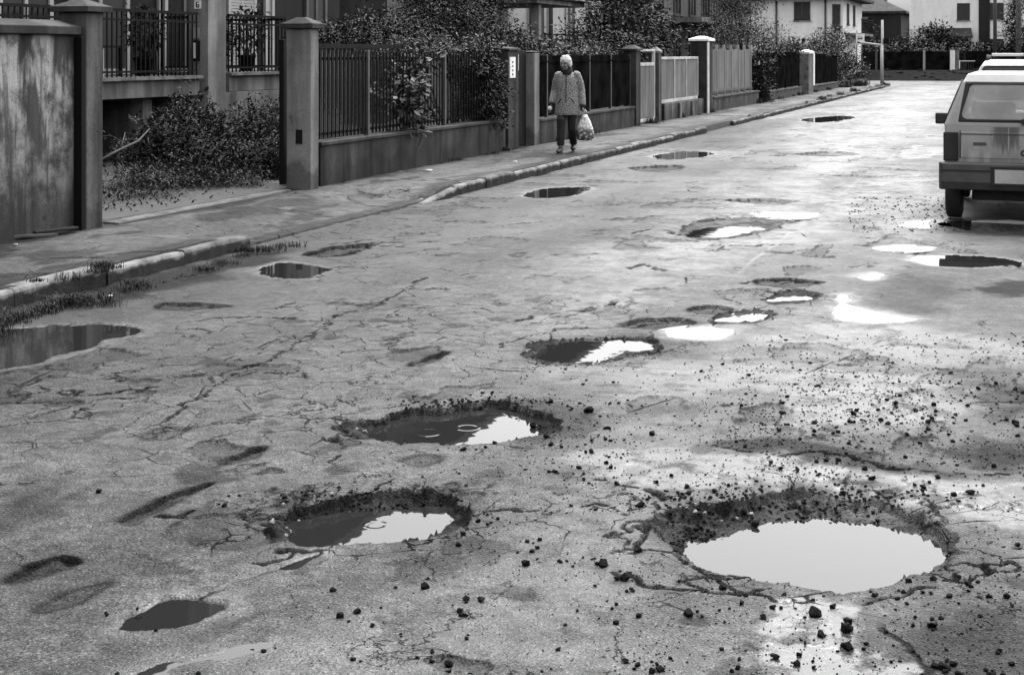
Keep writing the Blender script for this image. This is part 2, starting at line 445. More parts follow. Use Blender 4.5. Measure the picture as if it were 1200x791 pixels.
def block(poly, m):
    x0, y0 = poly.min(0) - m; x1, y1 = poly.max(0) + m
    return (slice(max(np.searchsorted(ys, y0) - 1, 0), np.searchsorted(ys, y1) + 1), slice(max(np.searchsorted(xs, x0) - 1, 0), np.searchsorted(xs, x1) + 1))
def gpoly(px, z=0.0, smooth=True):
    p = [G(x, y, z) for x, y in px]
    return catmull(p) if smooth else np.array(p)
def scale_of(poly):                              # how much ragged warp a patch of this size can take
    e = poly.max(0) - poly.min(0); return float(np.clip(min(e) / 0.4, 0.3, 1.0))
puddles = []
def pothole(rim_px, water_px, level, deep=0.05, label=None, gator=0.35, cliff=0.38, pale=None):
    rim = gpoly(rim_px); wat = gpoly(water_px, level)
    s = block(rim, gator + 0.1)
    k = scale_of(rim)
    x, y = RX[s] + WX[s] * k, RY[s] + WY[s] * k
    dr = seg_dist(x, y, rim); dw = seg_dist(x + WX[s] * 0.3 * k, y + WY[s] * 0.3 * k, wat)
    dw = np.minimum(dw, dr - 0.012)
    dri = np.clip(dr, 0, None)
    t = dri / (dri + np.clip(-dw, 1e-4, None))
    t = np.where(dw >= 0, 1.0, t)
    far_ = np.clip(7.0 / RY[s], 0.0, 1.0) ** 2
    rub = 0.010 * far_ * fbm(RX[s] * 33, RY[s] * 33, 77, 3) * (t > 0) * (1 - t) * 4 * (t < 1)
    inside = (dri > 0) | (dw > 0)
    z_in = level * np.power(np.clip(t, 0, 1), cliff) + np.clip(rub, -0.02, 0.02)
    z_w = level - 0.004 - np.clip(dw * 0.6, 0, deep)
    z = np.where(dw > 0, z_w, z_in)
    lip = -0.010 * np.exp(-np.clip(-dr, 0, None) / 0.07)
    RZ[s] = np.where(inside, z, RZ[s] * 0.7 + lip)
    mud_shade = 0.84 + 0.16 * sstep(-0.2, 0.3, fbm(RX[s] * 12, RY[s] * 12, 79, 3))  # wet mud on the banks, with the overhang's shade painted in
    if pale:                                      # the pale broken side of the hole, with less mud and painted shade
        xa, ya = G(*pale[0]); xb_, yb_ = G(*pale[1]); f_ = np.clip(((RX[s] - xa) * (xb_ - xa) + (RY[s] - ya) * (yb_ - ya)) / ((xb_ - xa) ** 2 + (yb_ - ya) ** 2) + WX[s], 0, 1)
        mud_shade = mud_shade * (1 - 0.62 * f_)
    A_dark[s] = np.maximum(A_dark[s], np.where(inside, mud_shade, 0.30 * np.exp(-np.clip(-dr, 0, None) / 0.06)))
    A_gat[s] = np.maximum(A_gat[s], sstep(-gator, -0.02, dr + WX[s] * 2) * (dr < 0.01))
    fl_ = 1.0 if not pale else (1 - f_)
    A_crack_shade[s] = np.maximum(A_crack_shade[s], 0.85 * np.exp(-((dri - 0.012) / 0.022) ** 2) * (dri > 0) * (t < 0.6) * fl_ * sstep(-0.35, 0.1, fbm(RX[s] * 7, RY[s] * 7, 83, 3)))  # black band inside the rim: the overhang's shadow put into the colour
    puddles.append((rim, level, label))
def shallow(px, level=-0.005, deep=0.015, label=None, wetm=0.12):
    P = gpoly(px, level); s = block(P, 0.5); k = scale_of(P) * 0.8
    d = seg_dist(RX[s] + WX[s] * k, RY[s] + WY[s] * k, P) + 0.07 * k * fbm(RX[s] * 3.3, RY[s] * 3.3, 95, 3) + 0.025 * k * fbm(RX[s] * 12, RY[s] * 12, 97, 3)
    flat = np.maximum(RZ[s], level + 0.002 + np.clip(-d * 0.03, 0, 0.003))
    w_ = sstep(0.30, 0.02, -d)
    outz = np.where(RZ[s] < -0.017, RZ[s], RZ[s] * (1 - w_) + flat * w_)
    RZ[s] = np.where(d > 0, np.minimum(RZ[s], level - 0.002 - np.clip(d * 0.12, 0, deep)), outz)
    A_wet[s] = np.maximum(A_wet[s], 0.5 * sstep(-wetm, 0.0, d))
    c = P.mean(0); grow = c + (P - c) * (1 + 0.05 / max(np.abs(P - c).max(), 0.1)) 
    e = P - c; L = np.linalg.norm(e, axis=1, keepdims=True) + 1e-6
    puddles.append((P + e / L * 0.09, level, label))
def dent(px, depth=0.018, dark=1.0, soft=0.008, cliffy=True):
    P = gpoly(px); s = block(P, 0.25); k = scale_of(P)
    d = seg_dist(RX[s] + WX[s] * k, RY[s] + WY[s] * k, P)
    d = d + 0.035 * k * fbm(RX[s] * 13, RY[s] * 13, 93, 3)
    inn = sstep(-soft, soft, d)
    RZ[s] -= depth * inn * (0.75 + 0.5 * fbm(RX[s] * 20, RY[s] * 20, 91, 2)) * (0.35 + 0.65 * np.exp(-np.clip(d, 0, None) / 0.12))
    A_dark[s] = np.maximum(A_dark[s], np.maximum(dark * np.exp(-(d / (0.018 + 0.0012 * RY[s])) ** 2), inn * dark * 0.62))  # damp inside; the edge band paints the shaded far wall dark
def stain(px, v=0.6, soft=0.12, which='dark'):
    P = gpoly(px); s = block(P, soft * 2)
    A = {'dark': A_dark, 'wet': A_wet, 'gator': A_gat}[which]
    d = seg_dist(RX[s] + WX[s] * 2, RY[s] + WY[s] * 2, P)
    n = fbm(RX[s] * 3, RY[s] * 3, 131, 4)
    A[s] = np.maximum(A[s], v * sstep(-soft, soft, d + n * soft * 1.2))
def crackline(px, w=0.012, depth=0.018, step=0.0):
    P = catmull([G(x, y) for x, y in px], closed=False, k=4); s = block(P, 0.3)
    x, y = RX[s] + WX[s] * 1.3, RY[s] + WY[s] * 1.3
    d = seg_dist(x, y, P, closed=False)
    w2 = w * np.clip(1.9 * vnoise(RX[s] * 6, RY[s] * 6, 151) - 0.25, 0.0, 1.4)
    pix = np.clip(RY[s] * 0.0007, 0.0025, None)
    m = sstep(w2 + pix, w2 * 0.4, d)
    RZ[s] -= depth * m
    A_crack_shade[s] = np.maximum(A_crack_shade[s], m)

# the big holes
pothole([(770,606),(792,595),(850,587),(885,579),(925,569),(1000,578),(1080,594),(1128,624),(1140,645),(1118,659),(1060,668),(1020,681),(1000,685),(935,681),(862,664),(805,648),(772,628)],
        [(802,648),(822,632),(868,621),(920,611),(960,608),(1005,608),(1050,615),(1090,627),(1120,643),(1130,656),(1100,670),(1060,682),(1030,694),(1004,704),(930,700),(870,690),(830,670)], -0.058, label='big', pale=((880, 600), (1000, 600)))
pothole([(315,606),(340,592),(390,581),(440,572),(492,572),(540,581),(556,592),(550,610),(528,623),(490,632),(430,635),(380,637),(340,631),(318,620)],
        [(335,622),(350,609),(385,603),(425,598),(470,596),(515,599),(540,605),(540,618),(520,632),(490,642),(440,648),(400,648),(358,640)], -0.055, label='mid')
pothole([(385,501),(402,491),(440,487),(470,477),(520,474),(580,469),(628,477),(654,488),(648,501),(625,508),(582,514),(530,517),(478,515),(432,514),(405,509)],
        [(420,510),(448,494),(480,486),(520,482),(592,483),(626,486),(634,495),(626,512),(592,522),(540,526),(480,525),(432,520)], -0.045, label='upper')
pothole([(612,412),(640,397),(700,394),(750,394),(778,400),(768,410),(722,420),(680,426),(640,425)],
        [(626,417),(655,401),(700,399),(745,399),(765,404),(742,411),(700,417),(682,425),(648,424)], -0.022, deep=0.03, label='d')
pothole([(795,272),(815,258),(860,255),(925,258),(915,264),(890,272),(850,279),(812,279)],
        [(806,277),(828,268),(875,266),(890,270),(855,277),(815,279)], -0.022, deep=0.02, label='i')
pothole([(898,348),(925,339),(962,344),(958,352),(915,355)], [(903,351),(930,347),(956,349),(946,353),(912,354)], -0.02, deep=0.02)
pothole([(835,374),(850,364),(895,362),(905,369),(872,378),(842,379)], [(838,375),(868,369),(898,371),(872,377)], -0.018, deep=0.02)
# shallow puddles
shallow([(-150,405),(-60,392),(0,387),(80,382),(140,380),(172,387),(155,395),(110,405),(60,421),(20,430),(-60,437),(-150,440)], -0.010, 0.03)
shallow([(300,318),(330,308),(372,312),(387,319),(360,326),(320,326)])
shallow([(614,227),(640,221),(692,220),(680,227),(650,232),(625,232)])
shallow([(765,183),(800,178),(838,180),(815,185),(780,187)])
shallow([(882,251),(905,248),(960,251),(945,256),(905,256)])
shallow([(974,349),(990,345),(1006,357),(1035,366),(1070,373),(1050,378),(990,376),(981,361)])
shallow([(1002,325),(1020,320),(1037,323),(1020,329)])
shallow([(783,389),(830,383),(862,387),(842,396),(800,397)])
shallow([(1066,304),(1105,299),(1160,301),(1184,308),(1150,314),(1095,312)])
shallow([(1028,292),(1060,288),(1088,291),(1060,295)])
shallow([(1052,264),(1078,258),(1098,260),(1104,267),(1078,268)])
shallow([(1100,262),(1190,258),(1210,268),(1150,272)])
shallow([(146,731),(165,718),(200,700),(236,701),(262,710),(246,723),(205,738),(150,740)], -0.012, 0.02)
shallow([(140,795),(190,773),(240,764),(282,751),(320,757),(272,769),(222,781),(190,800)], -0.004, 0.005)
shallow([(322,668),(345,657),(380,645),(370,655),(345,668)], -0.004, 0.005)
stain([(1055,180),(1075,170),(1095,176),(1085,184),(1065,185)], 1.5, 0.15, 'wet')
shallow([(940,140),(985,136),(1000,139),(960,144)])
# dry dents, worn patches, damp stains, other dark patches
for P in ([(138,608),(165,592),(200,577),(246,562),(235,571),(200,588),(165,603)], [(263,540),(280,526),(307,522),(292,536)],
          [(8,677),(35,658),(70,648),(92,655),(60,666),(25,677)], [(480,428),(495,416),(523,411),(510,421)],
          [(185,356),(225,354),(266,358),(225,362),(190,361)], [(728,377),(770,372),(815,374),(800,384),(755,386)],
          [(855,234),(895,232),(936,235),(900,239)], [(358,297),(390,288),(435,284),(430,290),(395,299)],
          [(885,330),(920,325),(960,331),(925,336)], [(805,362),(830,357),(858,361),(830,366)],
          [(935,180),(975,177),(1005,180),(970,183)], [(740,196),(790,193),(800,197),(760,200)]):
    dent(P, 0.032 if P[0][1] > 300 else 0.055)
for P in ([(45,712),(80,690),(128,678),(118,692),(85,708)], [(165,512),(190,500),(220,502),(195,512)], [(470,540),(500,532),(515,538),(495,544)]):
    dent(P, 0.010, 0.8, 0.04)
stain([(-20,590),(30,560),(90,555),(60,590),(0,610)], 0.7, 0.15)
stain([(1020,330),(1060,318),(1130,335),(1110,362),(1050,360)], 0.55, 0.2)
stain([(1150,333),(1190,326),(1230,334),(1180,347)], 0.9, 0.08)
stain([(1150,470),(1180,445),(1240,460),(1220,490),(1165,490)], 0.8, 0.12)
stain([(1140,520),(1230,505),(1230,550),(1160,550)], 0.9, 0.10)
stain([(840,520),(900,512),(990,525),(1060,540),(1170,552),(1100,556),(980,545),(880,535)], 0.8, 0.05)
stain([(1045,735),(1110,705),(1220,700),(1220,790),(1080,780)], 0.7, 0.15)
stain([(0,340),(120,330),(300,295),(330,300),(160,350),(0,372)], 0.8, 0.1)
stain([(560,480),(650,470),(690,500),(640,520)], 0.6, 0.08)
stain([(1105,262),(1300,255),(1300,275),(1110,272)], 0.8, 0.1)  # dark strip as wide as the parked car, at its tail
stain([(520,300),(640,275),(760,262),(700,280),(580,310)], 0.35, 0.2)
stain([(760,160),(880,140),(930,148),(830,175)], 0.4, 0.3)
# wet sheen
stain([(930,470),(1010,440),(1110,450),(1130,480),(1060,500),(960,500)], 0.75, 0.25, 'wet')
stain([(700,530),(830,530),(1000,550),(1200,570),(1230,610),(1120,600),(980,565),(850,575),(740,565)], 0.85, 0.12, 'wet')
stain([(700,430),(900,420),(1000,440),(880,470),(740,470)], 0.5, 0.3, 'wet')
stain([(900,380),(1060,385),(1200,400),(1200,425),(950,420)], 0.5, 0.3, 'wet')
stain([(930,705),(965,688),(1003,686),(1000,715),(1015,750),(1025,800),(925,800),(915,750)], 1.6, 0.05, 'wet')
stain([(690,345),(800,270),(930,210),(990,160),(1030,160),(960,230),(860,290),(740,350)], 0.35, 0.5, 'wet')
stain([(880,265),(960,240),(1020,210),(1050,215),(980,262),(900,290)], 0.5, 0.4, 'wet')
stain([(930,150),(1040,110),(1100,100),(1100,130),(1040,190),(980,190)], 0.3, 1.0, 'wet')
# cracked zones
stain([(-40,450),(120,430),(260,425),(330,440),(200,475),(60,495),(-40,495)], 0.9, 0.25, 'gator')
stain([(60,520),(100,400),(330,360),(520,330),(620,360),(480,440),(300,520),(160,560)], 0.75, 0.4, 'gator')
stain([(330,470),(420,465),(480,470),(400,520),(330,530)], 0.8, 0.15, 'gator')
stain([(560,590),(690,580),(780,600),(760,650),(640,640)], 0.8, 0.15, 'gator')
stain([(1090,600),(1210,590),(1210,680),(1120,680)], 0.9, 0.15, 'gator')
stain([(760,640),(800,640),(960,700),(900,730),(760,690)], 0.9, 0.12, 'gator')
stain([(400,270),(520,255),(470,300),(380,320)], 0.8, 0.3, 'gator')
stain([(600,360),(700,350),(830,370),(700,392),(600,392)], 0.7, 0.2, 'gator')
for P, w in (([(215,377),(260,372),(350,371)], .013), ([(185,500),(260,440),(345,405),(400,368),(470,345),(500,325)], .008), ([(240,441),(300,435),(345,436),(370,440)], .007),
             ([(600,375),(640,366),(690,362),(715,352)], .022), ([(580,405),(640,388),(700,384)], .012), ([(735,383),(770,376),(812,376)], .02),
             ([(745,273),(770,268),(795,274)], .03), ([(855,235),(890,233),(932,236)], .04), ([(815,259),(870,255),(922,258)], .035),
             ([(870,330),(910,325),(960,331)], .02), ([(900,340),(935,338),(962,345)], .02), ([(735,315),(750,309),(775,317)], .03),
             ([(375,300),(420,290),(470,288)], .018), ([(390,285),(440,280)], .02), ([(0,468),(60,460),(130,458),(190,452)], .010),
             ([(0,500),(60,488),(110,478)], .010), ([(20,492),(90,470),(160,465)], .008), ([(720,640),(745,620),(780,612)], .010),
             ([(700,575),(760,590),(775,600)], .008), ([(845,665),(880,690),(940,700)], .010), ([(960,640),(1000,700)], .0),
             ([(190,600),(215,602),(235,595)], .012), ([(840,520),(900,535),(960,530),(1040,545),(1170,553)], .012),
             ([(400,495),(385,510),(410,525),(400,540)], .010), ([(905,182),(940,180),(990,181)], .04), ([(960,206),(1000,205)], .03),
             ([(800,292),(860,288),(930,286)], .012), ([(500,245),(540,243),(600,244)], .015), ([(590,262),(640,258)], .03), ([(1120,640),(1150,630),(1200,640)], .009),
             ([(1100,600),(1140,590),(1200,600)], .009), ([(930,578),(990,590),(1060,600)], .010), ([(320,645),(345,640),(380,642)], .016)):
    if w: crackline(P, w, 0.02)
for P in ([(720,642),(765,645),(800,642)], [(740,672),(765,680),(800,687),(822,690),(880,690),(910,687)], [(815,672),(822,690)], [(820,672),(880,670)], [(780,647),(830,660),(875,670)], [(715,635),(720,620),(760,610),(775,600)],
          [(920,600),(980,585),(1040,600),(1080,605)], [(1090,587),(1115,595),(1140,596)], [(1125,650),(1130,670),(1160,672),(1165,660),(1130,655)], [(1015,700),(1050,690),(1100,680)], [(640,600),(690,590),(740,600)], [(700,560),(760,575),(790,590)],
          [(1060,560),(1100,575),(1160,580)], [(330,590),(300,600),(290,615)], [(350,640),(330,655),(300,662)], [(560,600),(600,592),(650,597)]):
    crackline(P, 0.009, 0.018)
# faint longitudinal joint
s_ = (slice(None), slice(None))
jx = -2.02 + 0.03 * fbm(RY * 0.5, RY * 0 + 3, 5, 3)
jm = np.exp(-((RX - jx) / 0.02) ** 2) * (0.3 + 0.7 * vnoise(RY * 0.7, RY * 0, 15)) * sstep(9.0, 12.0, RY)
RZ -= 0.004 * jm
A_wet = np.maximum(A_wet, 0.45 * jm)
A_wet = np.maximum(A_wet, 0.35 * sstep(0.15, 0.5, fbm(RX * 0.8, RY * 0.35, 201, 4)) * sstep(-4.6, -2.6, RX))

A_worn_sheen = 1.05 * np.exp(-((RX + 2.9 + 0.25 * fbm(RX * 0 + 1, RY * 0.25, 601, 2)) / 0.75) ** 2) * sstep(6.5, 10.5, RY) + 0.45 * np.exp(-((RX + 0.9) / 0.5) ** 2) * sstep(9, 14, RY) + 0.5 * jm  # wheel-track wear plus the lane's sky sheen, both put into the colour
A_worn_sheen = A_worn_sheen * (0.7 + 0.5 * fbm(RX * 1.2, RY * 0.4, 611, 4)) - 0.30 * sstep(-4.2, -5.4, RX) * sstep(20, 12, RY) - 0.22 * np.exp(-((RX + 1.9) / 0.35) ** 2) * sstep(7, 12, RY) - 0.25 * sstep(-0.9, -0.2, RX) * sstep(9, 7, RY)
def road_z(x, y):
    i = min(max(int(np.searchsorted(ys, y)), 0), len(ys) - 1); j = min(max(int(np.searchsorted(xs, x)), 0), len(xs) - 1)
    return float(RZ[i, j])
road = struct(grid_mesh('road', RX, RY, RZ, dict(crack_shade=A_crack_shade, wet=A_wet, dark=A_dark, gator=A_gat, worn_sheen=A_worn_sheen), M_road))
ripples = [(470, 487), (500, 506), (492, 495), (545, 500)]
for i, (P, lev, lb) in enumerate(puddles):
    n = len(P)
    me = bpy.data.meshes.new('puddle'); me.from_pydata([(float(p[0]), float(p[1]), lev) for p in P], [], [tuple(range(n))])
    me.materials.append(M_water)
    o = bpy.data.objects.new('puddle', me); link(o); struct(o)
# ------------------------------------------------------------------ ground, pavement, kerbs
bm_ = MB(); bm_.add([(-400, -60, -0.6), (400, -60, -0.6), (400, 900, -0.6), (-400, 900, -0.6)], [(0, 1, 2, 3)])
struct(bm_.build('ground', M_ground))
m = MB(); m.add([(2.3, -20, -0.02), (60, -20, -0.02), (60, 72, -0.02), (2.3, 72, -0.02)], [(0, 1, 2, 3)])
struct(m.build('verge', M_grass))
m = MB(); m.add([(-70, 72.6, -0.012), (70, 72.6, -0.012), (70, 88.6, -0.012), (-70, 88.6, -0.012)], [(0, 1, 2, 3)])
def flat_attrs(o):
    for an in ('crack_shade', 'wet', 'dark', 'gator'):
        a = o.data.attributes.new(an, 'FLOAT', 'POINT'); a.data.foreach_set('value', np.zeros(len(o.data.vertices), np.float32))
    return o
struct(flat_attrs(m.build('cross_road', M_road)))
m = MB(); m.box(2.42, 4.2, -20, 72, -0.3, 0.10); struct(flat_attrs(m.build('pavement', M_pave)))
m = MB(); m.box(2.27, 2.417, -20, 72, -0.3, 0.115); struct(m.build('kerb', M_kerb, bevel=0.012))
# far grass bank in front of the end fence
nx = 60
gx = np.linspace(-45, 60, 106); gy = np.linspace(88.3, 104.6, 18)
X_, Y_ = np.meshgrid(gx, gy)
Z_ = 0.02 + 0.42 * sstep(88.4, 103, Y_) + 0.05 * fbm(X_ * 0.7, Y_ * 0.7, 5, 3)
bank = struct(grid_mesh('grass_bank', X_, Y_, Z_, {}, M_grass))
m = MB(); m.add([(-90, 104.5, 0.42), (90, 104.5, 0.42), (120, 260, 0.6), (-120, 260, 0.6)], [(0, 1, 2, 3)]); struct(m.build('far_garden', M_grass))
# left pavement as a sheet with the dropped crossing and the driveway
px_ = np.arange(-7.95, -6.22, 0.028)
py_ = [-4.0]
while py_[-1] < 74: py_.append(py_[-1] + max(0.03, 0.03 * (max(py_[-1], 4) / 8.0) ** 1.2))
py_ = np.array(py_)
PXg, PYg = np.meshgrid(px_, py_)
def pave_level(Y):
    return 0.118 - 0.098 * (sstep(10.2, 11.6, Y) * sstep(15.5, 14.2, Y))
drop = sstep(10.3, 11.2, PYg) * sstep(15.5, 14.75, PYg)
PZ = 0.116 - drop * (0.10 * sstep(-7.75, -6.5, PXg) + 0.004) + 0.008 * fbm(PXg * 1.1, PYg * 0.7, 301, 3) + 0.003 * fbm(PXg * 6, PYg * 6, 303, 3)
PZ = np.where(drop > 0.99, np.maximum(PZ, 0.004), PZ)
pc = np.zeros_like(PZ); pw = np.zeros_like(PZ); pd = np.zeros_like(PZ); pg = np.zeros_like(PZ)
pwx = 0.05 * fbm(PXg * 3, PYg * 3, 311, 4); pwy = 0.05 * fbm(PXg * 3, PYg * 3, 317, 4)
def pave_crack(px, w):
    P = catmull([G(x, y, 0.11) for x, y in px], closed=False, k=4)
    d = seg_dist(PXg + pwx, PYg + pwy, P, closed=False); mm = sstep(w + PYg * 0.0009, w * 0.4, d)
    np.maximum(pc, mm, out=pc); PZ[:] -= 0.02 * mm
def pave_stain_shadow(px, v, soft=0.1):
    P = catmull([G(x, y, 0.11) for x, y in px]); d = seg_dist(PXg + pwx * 2, PYg + pwy * 2, P)
    np.maximum(pd, v * sstep(-soft, soft, d), out=pd)
for P, w in (([(60,303),(100,302),(130,303)], .02), ([(100,302),(140,298),(185,296)], .025), ([(290,271),(320,269),(345,270)], .02), ([(380,250),(410,247),(440,249)], .025), ([(155,277),(195,280)], .015),
             ([(320,240),(360,240),(390,243)], .012), ([(410,226),(430,231),(460,232)], .012), ([(510,210),(545,213),(590,205)], .02), ([(420,265),(470,262)], .02), ([(700,170),(740,166),(775,170)], .03), ([(640,200),(610,201)], .02),
             ([(800,140),(830,141)], .04), ([(860,152),(880,148)], .05), ([(445,240),(480,236)], .015), ([(720,158),(760,158)], .02)): pave_crack(P, w)
for P, v in (([(140,262),(220,255),(320,262),(230,272)], .2), ([(505,216),(560,212),(600,206),(545,220),(510,225)], .7), ([(640,186),(665,180),(690,183),(670,190)], .6), ([(330,285),(430,250),(500,240),(480,260),(400,280)], .5),  # patch at the walking woman's feet is her soft shadow, painted in
             ([(-60,330),(60,318),(140,320),(90,345),(-60,380)], .7)): pave_stain_shadow(P, v)
pd = np.maximum(pd, 0.75 * sstep(-7.58, -7.72, PXg + 0.25 * fbm(PXg * 2, PYg * 1.3, 331, 4)))
pd = np.maximum(pd, 0.6 * sstep(-6.55, -6.42, PXg + 0.12 * fbm(PXg * 2, PYg * 2, 337, 4)))
PZ[:, -1] = -0.25; PXg[:, -1] = PXg[:, -2] + 0.003
pg = 0.9 * sstep(0.05, 0.3, fbm(PXg * 1.3, PYg * 0.6, 341, 4))
pd = np.maximum(pd, 0.6 * sstep(0.16, 0.24, fbm(PXg * 2.6, PYg * 1.4, 343, 5)))
pave = struct(grid_mesh('pavement', PXg, PYg, PZ, dict(crack_shade=pc, wet=pw, dark=pd, gator=pg), M_pave))
def pave_z(x, y):
    i = min(max(int(np.searchsorted(py_, y)), 0), len(py_) - 1); j = min(max(int(np.searchsorted(px_, x)), 0), len(px_) - 1)
    return float(PZ[i, j])
# kerb stones: three meshes shared by all, each stone an object of its own
def kerb_mesh(L, seed):
    r = random.Random(seed); n = 11; rr = []
    for i in range(n + 1):
        y = L * i / n; a = r.uniform(-.010, .006); b = r.uniform(-.016, .004); c = r.uniform(-.010, .006)
        rr.append([Vector((-0.145 + c, y, -0.16)), Vector((0.0 + a, y, -0.16)), Vector((0.004 + a, y, 0.098 + b * .4)), Vector((-0.006 + a, y, 0.114 + b * .3)), Vector((-0.020 + a * .5, y, 0.121 + c * .4)), Vector((-0.145 + c, y, 0.122 + c * .4))])
    mb = MB(); mb.rings(rr, smooth=False); return mb
kproto = []
for L, sd in ((0.985, 1), (0.985, 2), (0.985, 3), (0.985, 4)):
    o = kerb_mesh(L, sd).build('kerb_stone', M_kerb, pave); kproto.append(o)
used = [False] * 4
def kerb(y, z=0.0, tilt=0.0, sc=1.0, rot=0.0, x=-6.2):
    k = rnd.randrange(4)
    if not used[k]: o = kproto[k]; used[k] = True
    else: o = link(kproto[k].copy(), pave)
    o.location = (x + rnd.uniform(-.012, .012), y, z + rnd.uniform(-.022, .0)); o.rotation_euler = (tilt + rnd.uniform(-.006, .006), rnd.uniform(-.02, .02), rot + rnd.uniform(-.012, .012)); o.scale = (1, sc, 1)
for i in range(14):
    y = 9.85 - i * 1.0
    kerb(y)
kerb(14.66, -0.105, 0.103)
for i in range(55):
    y = 15.64 + i * 1.0
    if i in (14, 15, 16): continue                # the broken gap where the kerb has gone
    kerb(y, rnd.choice([0, 0, 0, -.02]) if i > 16 else 0.0, 0, 1.0)
for k in range(4):
    if not used[k]: bpy.data.objects.remove(kproto[k])
kerb_ = None
# driveway and garden soil behind the walls
gx = np.arange(-14.0, -7.78, 0.07); gy = np.arange(10.0, 15.6, 0.06)
X_, Y_ = np.meshgrid(gx, gy); Z_ = 0.105 + 0.012 * fbm(X_ * 2, Y_ * 2, 401, 4) + 0.006 * fbm(X_ * 14, Y_ * 14, 403, 2)
struct(grid_mesh('driveway', X_, Y_, Z_, {}, M_gravel))
m = MB(); m.add([(-80, -30, 0.07), (-7.9, -30, 0.07), (-7.9, 72.4, 0.07), (-80, 72.4, 0.07)], [(0, 1, 2, 3)]); struct(m.build('garden', M_soil))
m = MB(); m.box(-7.80, -7.66, 11.06, 14.35, 0.0, 0.135); struct(m.build('gate_threshold', M_kerb, bevel=0.01))
m = MB(); m.box(-7.655, -7.63, 11.06, 13.9, 0.0, 0.128); struct(m.build('gate_rail', M_greymetal))

# ------------------------------------------------------------------ leaves
def rand_dirs(g, n):
    v = g.normal(size=(n, 3)); return v / np.linalg.norm(v, axis=1, keepdims=True)
def leaf_points(g, n, blobs, shell=0.55):
    w = np.array([b[1][0] * b[1][1] * b[1][2] for b in blobs]) ** 0.67; w = w / w.sum()
    which = g.choice(len(blobs), n, p=w)
    C = np.array([b[0] for b in blobs])[which]; Rr = np.array([b[1] for b in blobs])[which]
    d = rand_dirs(g, n); r = shell + (1 - shell) * g.random(n) ** 0.7
    return C + d * Rr * r[:, None], d
def leaves_mesh(name, blobs, n, size, mat, seed, parent=None, loc=(0, 0, 0), clump=42, spread=0.16, shell=0.45, droop=0.2, aspect=2.2, zmin=None):
    g = np.random.default_rng(seed)
    nc = max(n // clump, 1)
    cp, cd = leaf_points(g, nc, blobs, shell)
    off = g.normal(size=(nc * clump, 3)) * spread * np.array([1, 1, .62]); p = np.repeat(cp, clump, 0) + off
    d = np.repeat(cd, clump, 0)
    N = len(p)
    ctone = np.repeat(g.random(nc), clump)
    if zmin is not None: 
        keep = p[:, 2] + loc[2] > zmin; p, d, ctone, off = p[keep], d[keep], ctone[keep], off[keep]; N = len(p)
    axis = rand_dirs(g, N) + d * 0.6 + off[:N] / spread * 0.5; axis[:, 2] -= droop; axis /= np.linalg.norm(axis, axis=1, keepdims=True)
    nrm = rand_dirs(g, N) * .7 + d * 0.5 + np.array([0, 0, 0.9]); side = np.cross(axis, nrm); side /= np.linalg.norm(side, axis=1, keepdims=True) + 1e-9
    nrm = np.cross(side, axis)
    L = size * (0.6 + 0.8 * g.random(N)); W = L / aspect
    a = p; b = p + axis * L[:, None]; mid = p + axis * (L * 0.5)[:, None] - nrm * (W * 0.12)[:, None]
    e = mid + side * (W * 0.5)[:, None] + nrm * (W * 0.22)[:, None]; f = mid - side * (W * 0.5)[:, None] + nrm * (W * 0.22)[:, None]
    co = np.stack([a, e, b, f], 1).reshape(-1, 3)
    q = np.arange(N * 4).reshape(-1, 4)
    q = np.concatenate([q[:, [0, 1, 2]], q[:, [0, 2, 3]]], 0)
    tone = np.repeat(np.clip(0.6 * ctone + 0.4 * g.random(N), 0, 1), 4)
    o = raw_mesh(name, co, q, dict(tone=tone), mat, parent, smooth=False)
    return o
def twigs(mb, base, blobs, n, r0, g, top=0.8):
    for k in range(n):
        b = blobs[k % len(blobs)]
        c = np.array(b[0]); d = rand_dirs(g, 1)[0]; d[2] = abs(d[2])
        tip = c + d * np.array(b[1]) * top
        s = np.array(base) + g.normal(size=3) * 0.04 * np.array([1, 1, 0])
        mid = (s + tip) / 2 + g.normal(size=3) * 0.12
        mb.tube([tuple(s), tuple(mid), tuple(tip)], [r0, r0 * 0.6, r0 * 0.2], 5)
def shrub(name, label, cat, base, blobs, n, size, mat, seed, group=None, trunk=0.03, ntw=9, **kw):
    base = Vector(base); t = thing(name, label, cat, base, 0, group)
    bl = [(tuple(Vector(c) - base), r) for c, r in blobs]
    g = np.random.default_rng(seed + 1)
    mb = MB(); twigs(mb, (0, 0, 0), bl, ntw, trunk, g); mb.build('stem' if trunk < 0.05 else 'trunk', M_bark, t, recalc=False)
    o = leaves_mesh('foliage' if trunk < 0.05 else 'crown', bl, n, size, mat, seed, t, loc=tuple(base), **kw)
    return t
